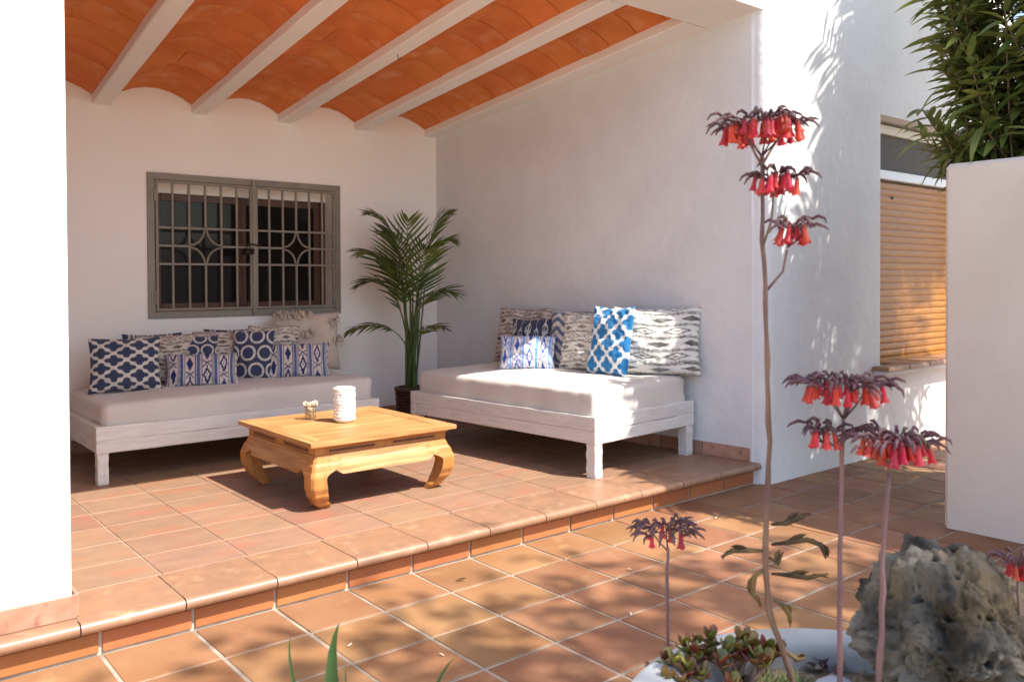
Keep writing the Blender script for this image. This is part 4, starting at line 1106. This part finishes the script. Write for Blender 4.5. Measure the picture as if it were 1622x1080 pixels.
def stalk(label, pts_px, dep, rad, mt, heads, side=(), leaves=()):
    base = PT(*pts_px[0], dep); soilz = PZ-.05
    if base.z > soilz:
        d = (PT(*pts_px[0], dep)-PT(*pts_px[1], dep)).normalized(); base = base+d*((base.z-soilz)/max(.3, -d.z))
    t = thing('flower_stalk', label, 'flower', base, group='kalanchoe flower stalks in the round planter')
    P_ = [Vector((0, 0, 0))]+[PT(*p_, dep)-base for p_ in pts_px]
    fine = []
    for a, c in zip(P_[:-1], P_[1:]):
        nn = max(2, int((c-a).length/.03))
        for k in range(nn): fine.append(a.lerp(c, k/nn)+Vector((random.uniform(-.0012, .0012), random.uniform(-.0012, .0012), 0)))
    fine.append(P_[-1]); n = len(fine)
    q = MB(); q.tube(fine, [rad*(1-.40*i/n)*(1+(.22 if i % 3 == 0 else 0))*random.uniform(.93, 1.07) for i in range(n)], 8)
    q.build('stem', mt, t, True)
    for pts in side:
        q = MB(); q.tube([PT(*p_, dep)-base for p_ in pts], [rad*.45, rad*.4, rad*.35][:len(pts)] if len(pts) <= 3 else rad*.4, 6); q.build('side_stem', mt, t, True)
    for (u, vv, wpx, nb, nd, node) in heads:
        s_ = dep/1345
        flower_head(t, PT(u, vv, dep)-base, wpx*s_*.5, .03, nb, nd, int(u+vv), node=PT(*node, dep)-base)
    for k, pts in enumerate(leaves):
        q = MB(); Q = [PT(*p_[:2], dep)-base+VD*(p_[2] if len(p_) > 2 else 0) for p_ in pts]; wv_ = []
        n = len(Q)
        q.tube(Q, [.0022]+[.0045 if 0 < i < n-1 else .0016 for i in range(1, n)], 5)
        # crinkled blade
        for i in range(1, n-1):
            d = Q[i+1]-Q[i]; q.leaf(Q[i], d, up+VD*.3, d.length*1.1, .0075+.004*(i % 2), bend=.25*(-1)**i, n=3, fold=.7)
        q.build('dry_leaf', dry_leaf, t, True)
    return t
stalk('tallest flower stalk of the planter, three tiers of coral bells on a bare tan stem', [(1257, 1080), (1236, 1020), (1217, 965), (1213, 900), (1214, 800), (1218, 700), (1215, 600), (1212, 450), (1207, 380), (1208, 300), (1207, 245)], 1.35, .0050, kal_stem,
      [(1210, 190, 148, 50, 52, (1207, 248)), (1232, 276, 90, 15, 22, (1209, 308)), (1258, 356, 60, 10, 15, (1247, 392))],
      side=[[(1213, 462), (1240, 430), (1247, 395)], [(1208, 392), (1222, 350), (1226, 300)], [(1207, 262), (1196, 244), (1186, 222)], [(1207, 262), (1220, 240), (1234, 218)]],
      leaves=[[(1222, 830), (1245, 828), (1268, 818), (1284, 812)], [(1222, 862), (1250, 858), (1278, 854), (1300, 862), (1308, 884)], [(1222, 908), (1252, 910), (1280, 914), (1312, 908)],
              [(1210, 872), (1185, 872), (1160, 872), (1142, 882)], [(1212, 900), (1196, 912), (1192, 940), (1206, 958)], [(1226, 950), (1240, 958), (1250, 972), (1252, 990)], [(1218, 882), (1232, 892), (1240, 874)], [(1244, 1030), (1262, 1044), (1276, 1042)]])
stalk('middle flower stalk with a broad dark topped head and a small side head', [(1330, 1080), (1329, 1000), (1330, 900), (1332, 800), (1334, 720), (1336, 660)], 1.30, .0044, kal_purple,
      [(1336, 602, 140, 32, 56, (1336, 664)), (1300, 680, 52, 6, 14, (1306, 700))], side=[[(1334, 712), (1318, 704), (1306, 692)], [(1336, 664), (1328, 648), (1322, 628)], [(1336, 664), (1346, 645), (1350, 625)]])
stalk('right hand flower stalk with a full purple and red head in front of the rock', [(1393, 1080), (1396, 1000), (1399, 900), (1404, 810), (1408, 748)], 1.26, .0047, kal_purple,
      [(1416, 692, 124, 38, 60, (1409, 742))])
stalk('short thin flower stalk with a small withered head left of the succulents', [(1059, 1080), (1058, 980), (1057, 900), (1058, 868)], 1.47, .0036, kal_purple,
      [(1056, 836, 88, 5, 46, (1058, 872))])
stalk('thin short flower stalk at the far right edge beside the rock', [(1617, 1060), (1615, 970), (1612, 910)], 1.27, .0026, kal_purple, [(1612, 886, 46, 5, 16, (1612, 908))])

# ------------------------------------------------------------------ jade plants, small tufts
def jade(label, base_px, dep, tips, seed):
    r = random.Random(seed); base = PT(*base_px, dep); base.z = PZ-.045
    t = thing('jade_plant', label, 'succulent', base, group='jade plants in the round planter')
    q = MB(); leaves = []
    for (u, vv, dz, rs) in tips:
        tip = PT(u, vv+9, dep+dz)-base; q.tube([(r.uniform(-.008, .008), r.uniform(-.008, .008), 0), tip*.5+Vector((r.uniform(-.01, .01), r.uniform(-.01, .01), -.004)), tip], [.0060, .0045, .0032], 6)
        for ti in range(2):
            c = tip-tip.normalized()*(.011*ti)
            for j in range(4 if ti else 3):
                a = 2*PI*j/(4 if ti else 3)+ti*.8+r.uniform(-.2, .2); el = .85-.42*ti+r.uniform(-.15, .15)
                d = Vector((math.cos(a)*math.cos(el), math.sin(a)*math.cos(el), math.sin(el))); leaves.append((c, d, rs*r.uniform(.62, .95), r.uniform(-.4, .4)))
    q.build('stems', jade_stem, t, True)
    for c, d, sc, tw in leaves:
        o = link('leaf', jade_leaf, t); o.matrix_local = leaf_matrix(c, d, sc, tw)
q = MB(); rows = []
for i in range(6):
    x = i/5; wd = .5*(.30+.70*math.sin(PI*min(1, x*.62+.14))**1.0)*(1 if i < 5 else .45)*.021*1.0; th_ = .0032*(1 if i < 5 else .4)
    rows.append([(x*.026, wd*math.cos(a), th_*math.sin(a)*(1 if math.sin(a) < 0 else .6)+.0045*x*x) for a in [2*PI*k/8 for k in range(8)]])
q.grid(rows, wrap=True); q.add(rows[0], [tuple(range(8))]); q.add(rows[-1], [tuple(range(8))[::-1]]); jade_leaf = q.data('leaf', jade_m, True)
jade('red tinged jade plant sprawling over the left rim of the planter', (1100, 1100), 1.40, [(1036, 1058, .0, 1.0), (1052, 1034, .01, .9), (1070, 1040, -.02, 1.0), (1084, 1012, .02, 1.0), (1098, 1022, 0, 1.05), (1092, 1050, -.03, 1.0), (1060, 1068, -.04, 1.0), (1112, 1060, -.04, 1.0), (1080, 1072, -.05, .95), (1120, 1028, .02, 1.1), (1104, 1008, .03, .9)], 1)
jade('green leaved jade plant on dark stems in the middle of the planter', (1165, 1110), 1.40, [(1126, 1002, .03, 1.05), (1140, 1042, -.02, 1.1), (1152, 1020, .0, 1.0), (1168, 1022, .01, 1.1), (1178, 1004, .03, 1.05), (1190, 1014, .0, 1.15), (1212, 1040, -.02, 1.2), (1216, 1018, .02, 1.1), (1200, 1032, -.03, 1.0), (1232, 1022, .04, 1.0), (1160, 1075, -.05, .9)], 2)
def tuft_plant(label, px, dep, n, L, seed, mt=grass_m, wl=.004):
    r = random.Random(seed); base = PT(*px, dep); base.z = PZ-.042
    q = MB()
    for k in range(n):
        a = r.uniform(0, 2*PI); el = r.uniform(.5, 1.3); d = Vector((math.cos(a)*math.cos(el), math.sin(a)*math.cos(el), math.sin(el)))
        q.leaf((r.uniform(-.02, .02), r.uniform(-.02, .02), 0), d, (0, 0, 1), L*r.uniform(.6, 1.1), wl, bend=.25, n=3)
    tag(q.build('tuft_plant', mt, None, False, base), label, 'small plant')
tuft_plant('spiky green tuft beside the leaning tall stem in the planter', (1222, 1085), 1.38, 60, .05, 1)
tuft_plant('spiky green tuft just left of the flat white stone', (1268, 1085), 1.37, 50, .045, 2)
tuft_plant('tiny dark purple rosette behind the flat white stone', (1316, 1052), 1.47, 16, .035, 3, calyx_m, .010)

# ------------------------------------------------------------------ strap-leaved plant at the bottom edge
sp = thing('strap_leaf_plant', 'potted plant with long green strap leaves rising at the bottom edge', 'potted plant', (-.145, -2.22, 0))
q = MB(); q.lathe([(0, 0), (.12, 0), (.16, .26), (.17, .27), (.17, .30), (.15, .30), (.14, .26), (0, .26)], 24); q.build('pot', porcelain, sp, True)
for k, (u, vv, dep, wl, bx) in enumerate([(537, 986, 1.30, .034, 492), (461, 1003, 1.32, .010, 433), (722, 1040, 1.34, .012, 655), (628, 1100, 1.3, .02, 600), (548, 1052, 1.36, .006, 540), (700, 1110, 1.2, .03, 660), (400, 1110, 1.2, .03, 420), (760, 1076, 1.4, .008, 745)]):
    tip = PT(u, vv, dep)-Vector((-.145, -2.22, 0)); b0_ = Vector((random.uniform(-.04, .04), random.uniform(-.04, .04), .26)); mid_ = PT(bx, 1085, dep)-Vector((-.145, -2.22, 0))
    q = MB(); rows = []; n = 12; fwv = VD; sdv = VR
    for i in range(n+1):
        t_ = i/n; p_ = b0_*(1-t_)**2+mid_*2*t_*(1-t_)*1.0+tip*t_**2
        wd = wl*(1-.97*max(0, (t_-.45)/.55)**1.25)
        tv = (tip-b0_).normalized(); sd_ = tv.cross(fwv).normalized()
        rows.append([p_-sd_*wd/2, p_+fwv*wd*.18, p_+sd_*wd/2])
    q.grid(rows); q.build('strap_leaf', strap_m, sp, True)

# ------------------------------------------------------------------ litter on the terrace
def litter(label, x, y, z, rz, L, W):
    q = MB(); q.leaf((-L/2, 0, .004), (1, 0, .05), (0, 0, 1), L, W, bend=-.12, n=4, fold=.35)
    tag(q.build('fallen_leaf', dry_leaf, None, True, (x, y, z), (0, 0, rz)), label, 'leaf')
litter('curled dry leaf on the first row of terrace tiles below the step', 1.43, -.235, .002, -.6, .05, .014)
q = MB(); q.tube([(0, 0, .004), (.04, .01, .010), (.07, .03, .006), (.09, .025, .02)], .002, 5); tag(q.build('twig', bark, None, False, (1.58, -1.32, .002), (0, 0, .7)), 'thin dark twig lying across a terrace joint near the planter', 'twig')

for x, y, rz in ((.72, -.52, .3), (.93, -.80, 1.9), (2.1, -.62, 2.6), (.35, -.62, -.9), (1.72, -.98, .9), (3.1, -.35, .2)):
    q = MB(); q.leaf((-.011, 0, .003), (1, 0, .08), (0, 0, 1), .022, .008, bend=-.2, n=3, fold=.3)
    tag(q.build('fallen_petal', shell_m, None, True, (x, y, .002), (0, 0, rz)), 'tiny pale fallen petal lying on the terrace tiles', 'petal', 'fallen petals on the terrace')
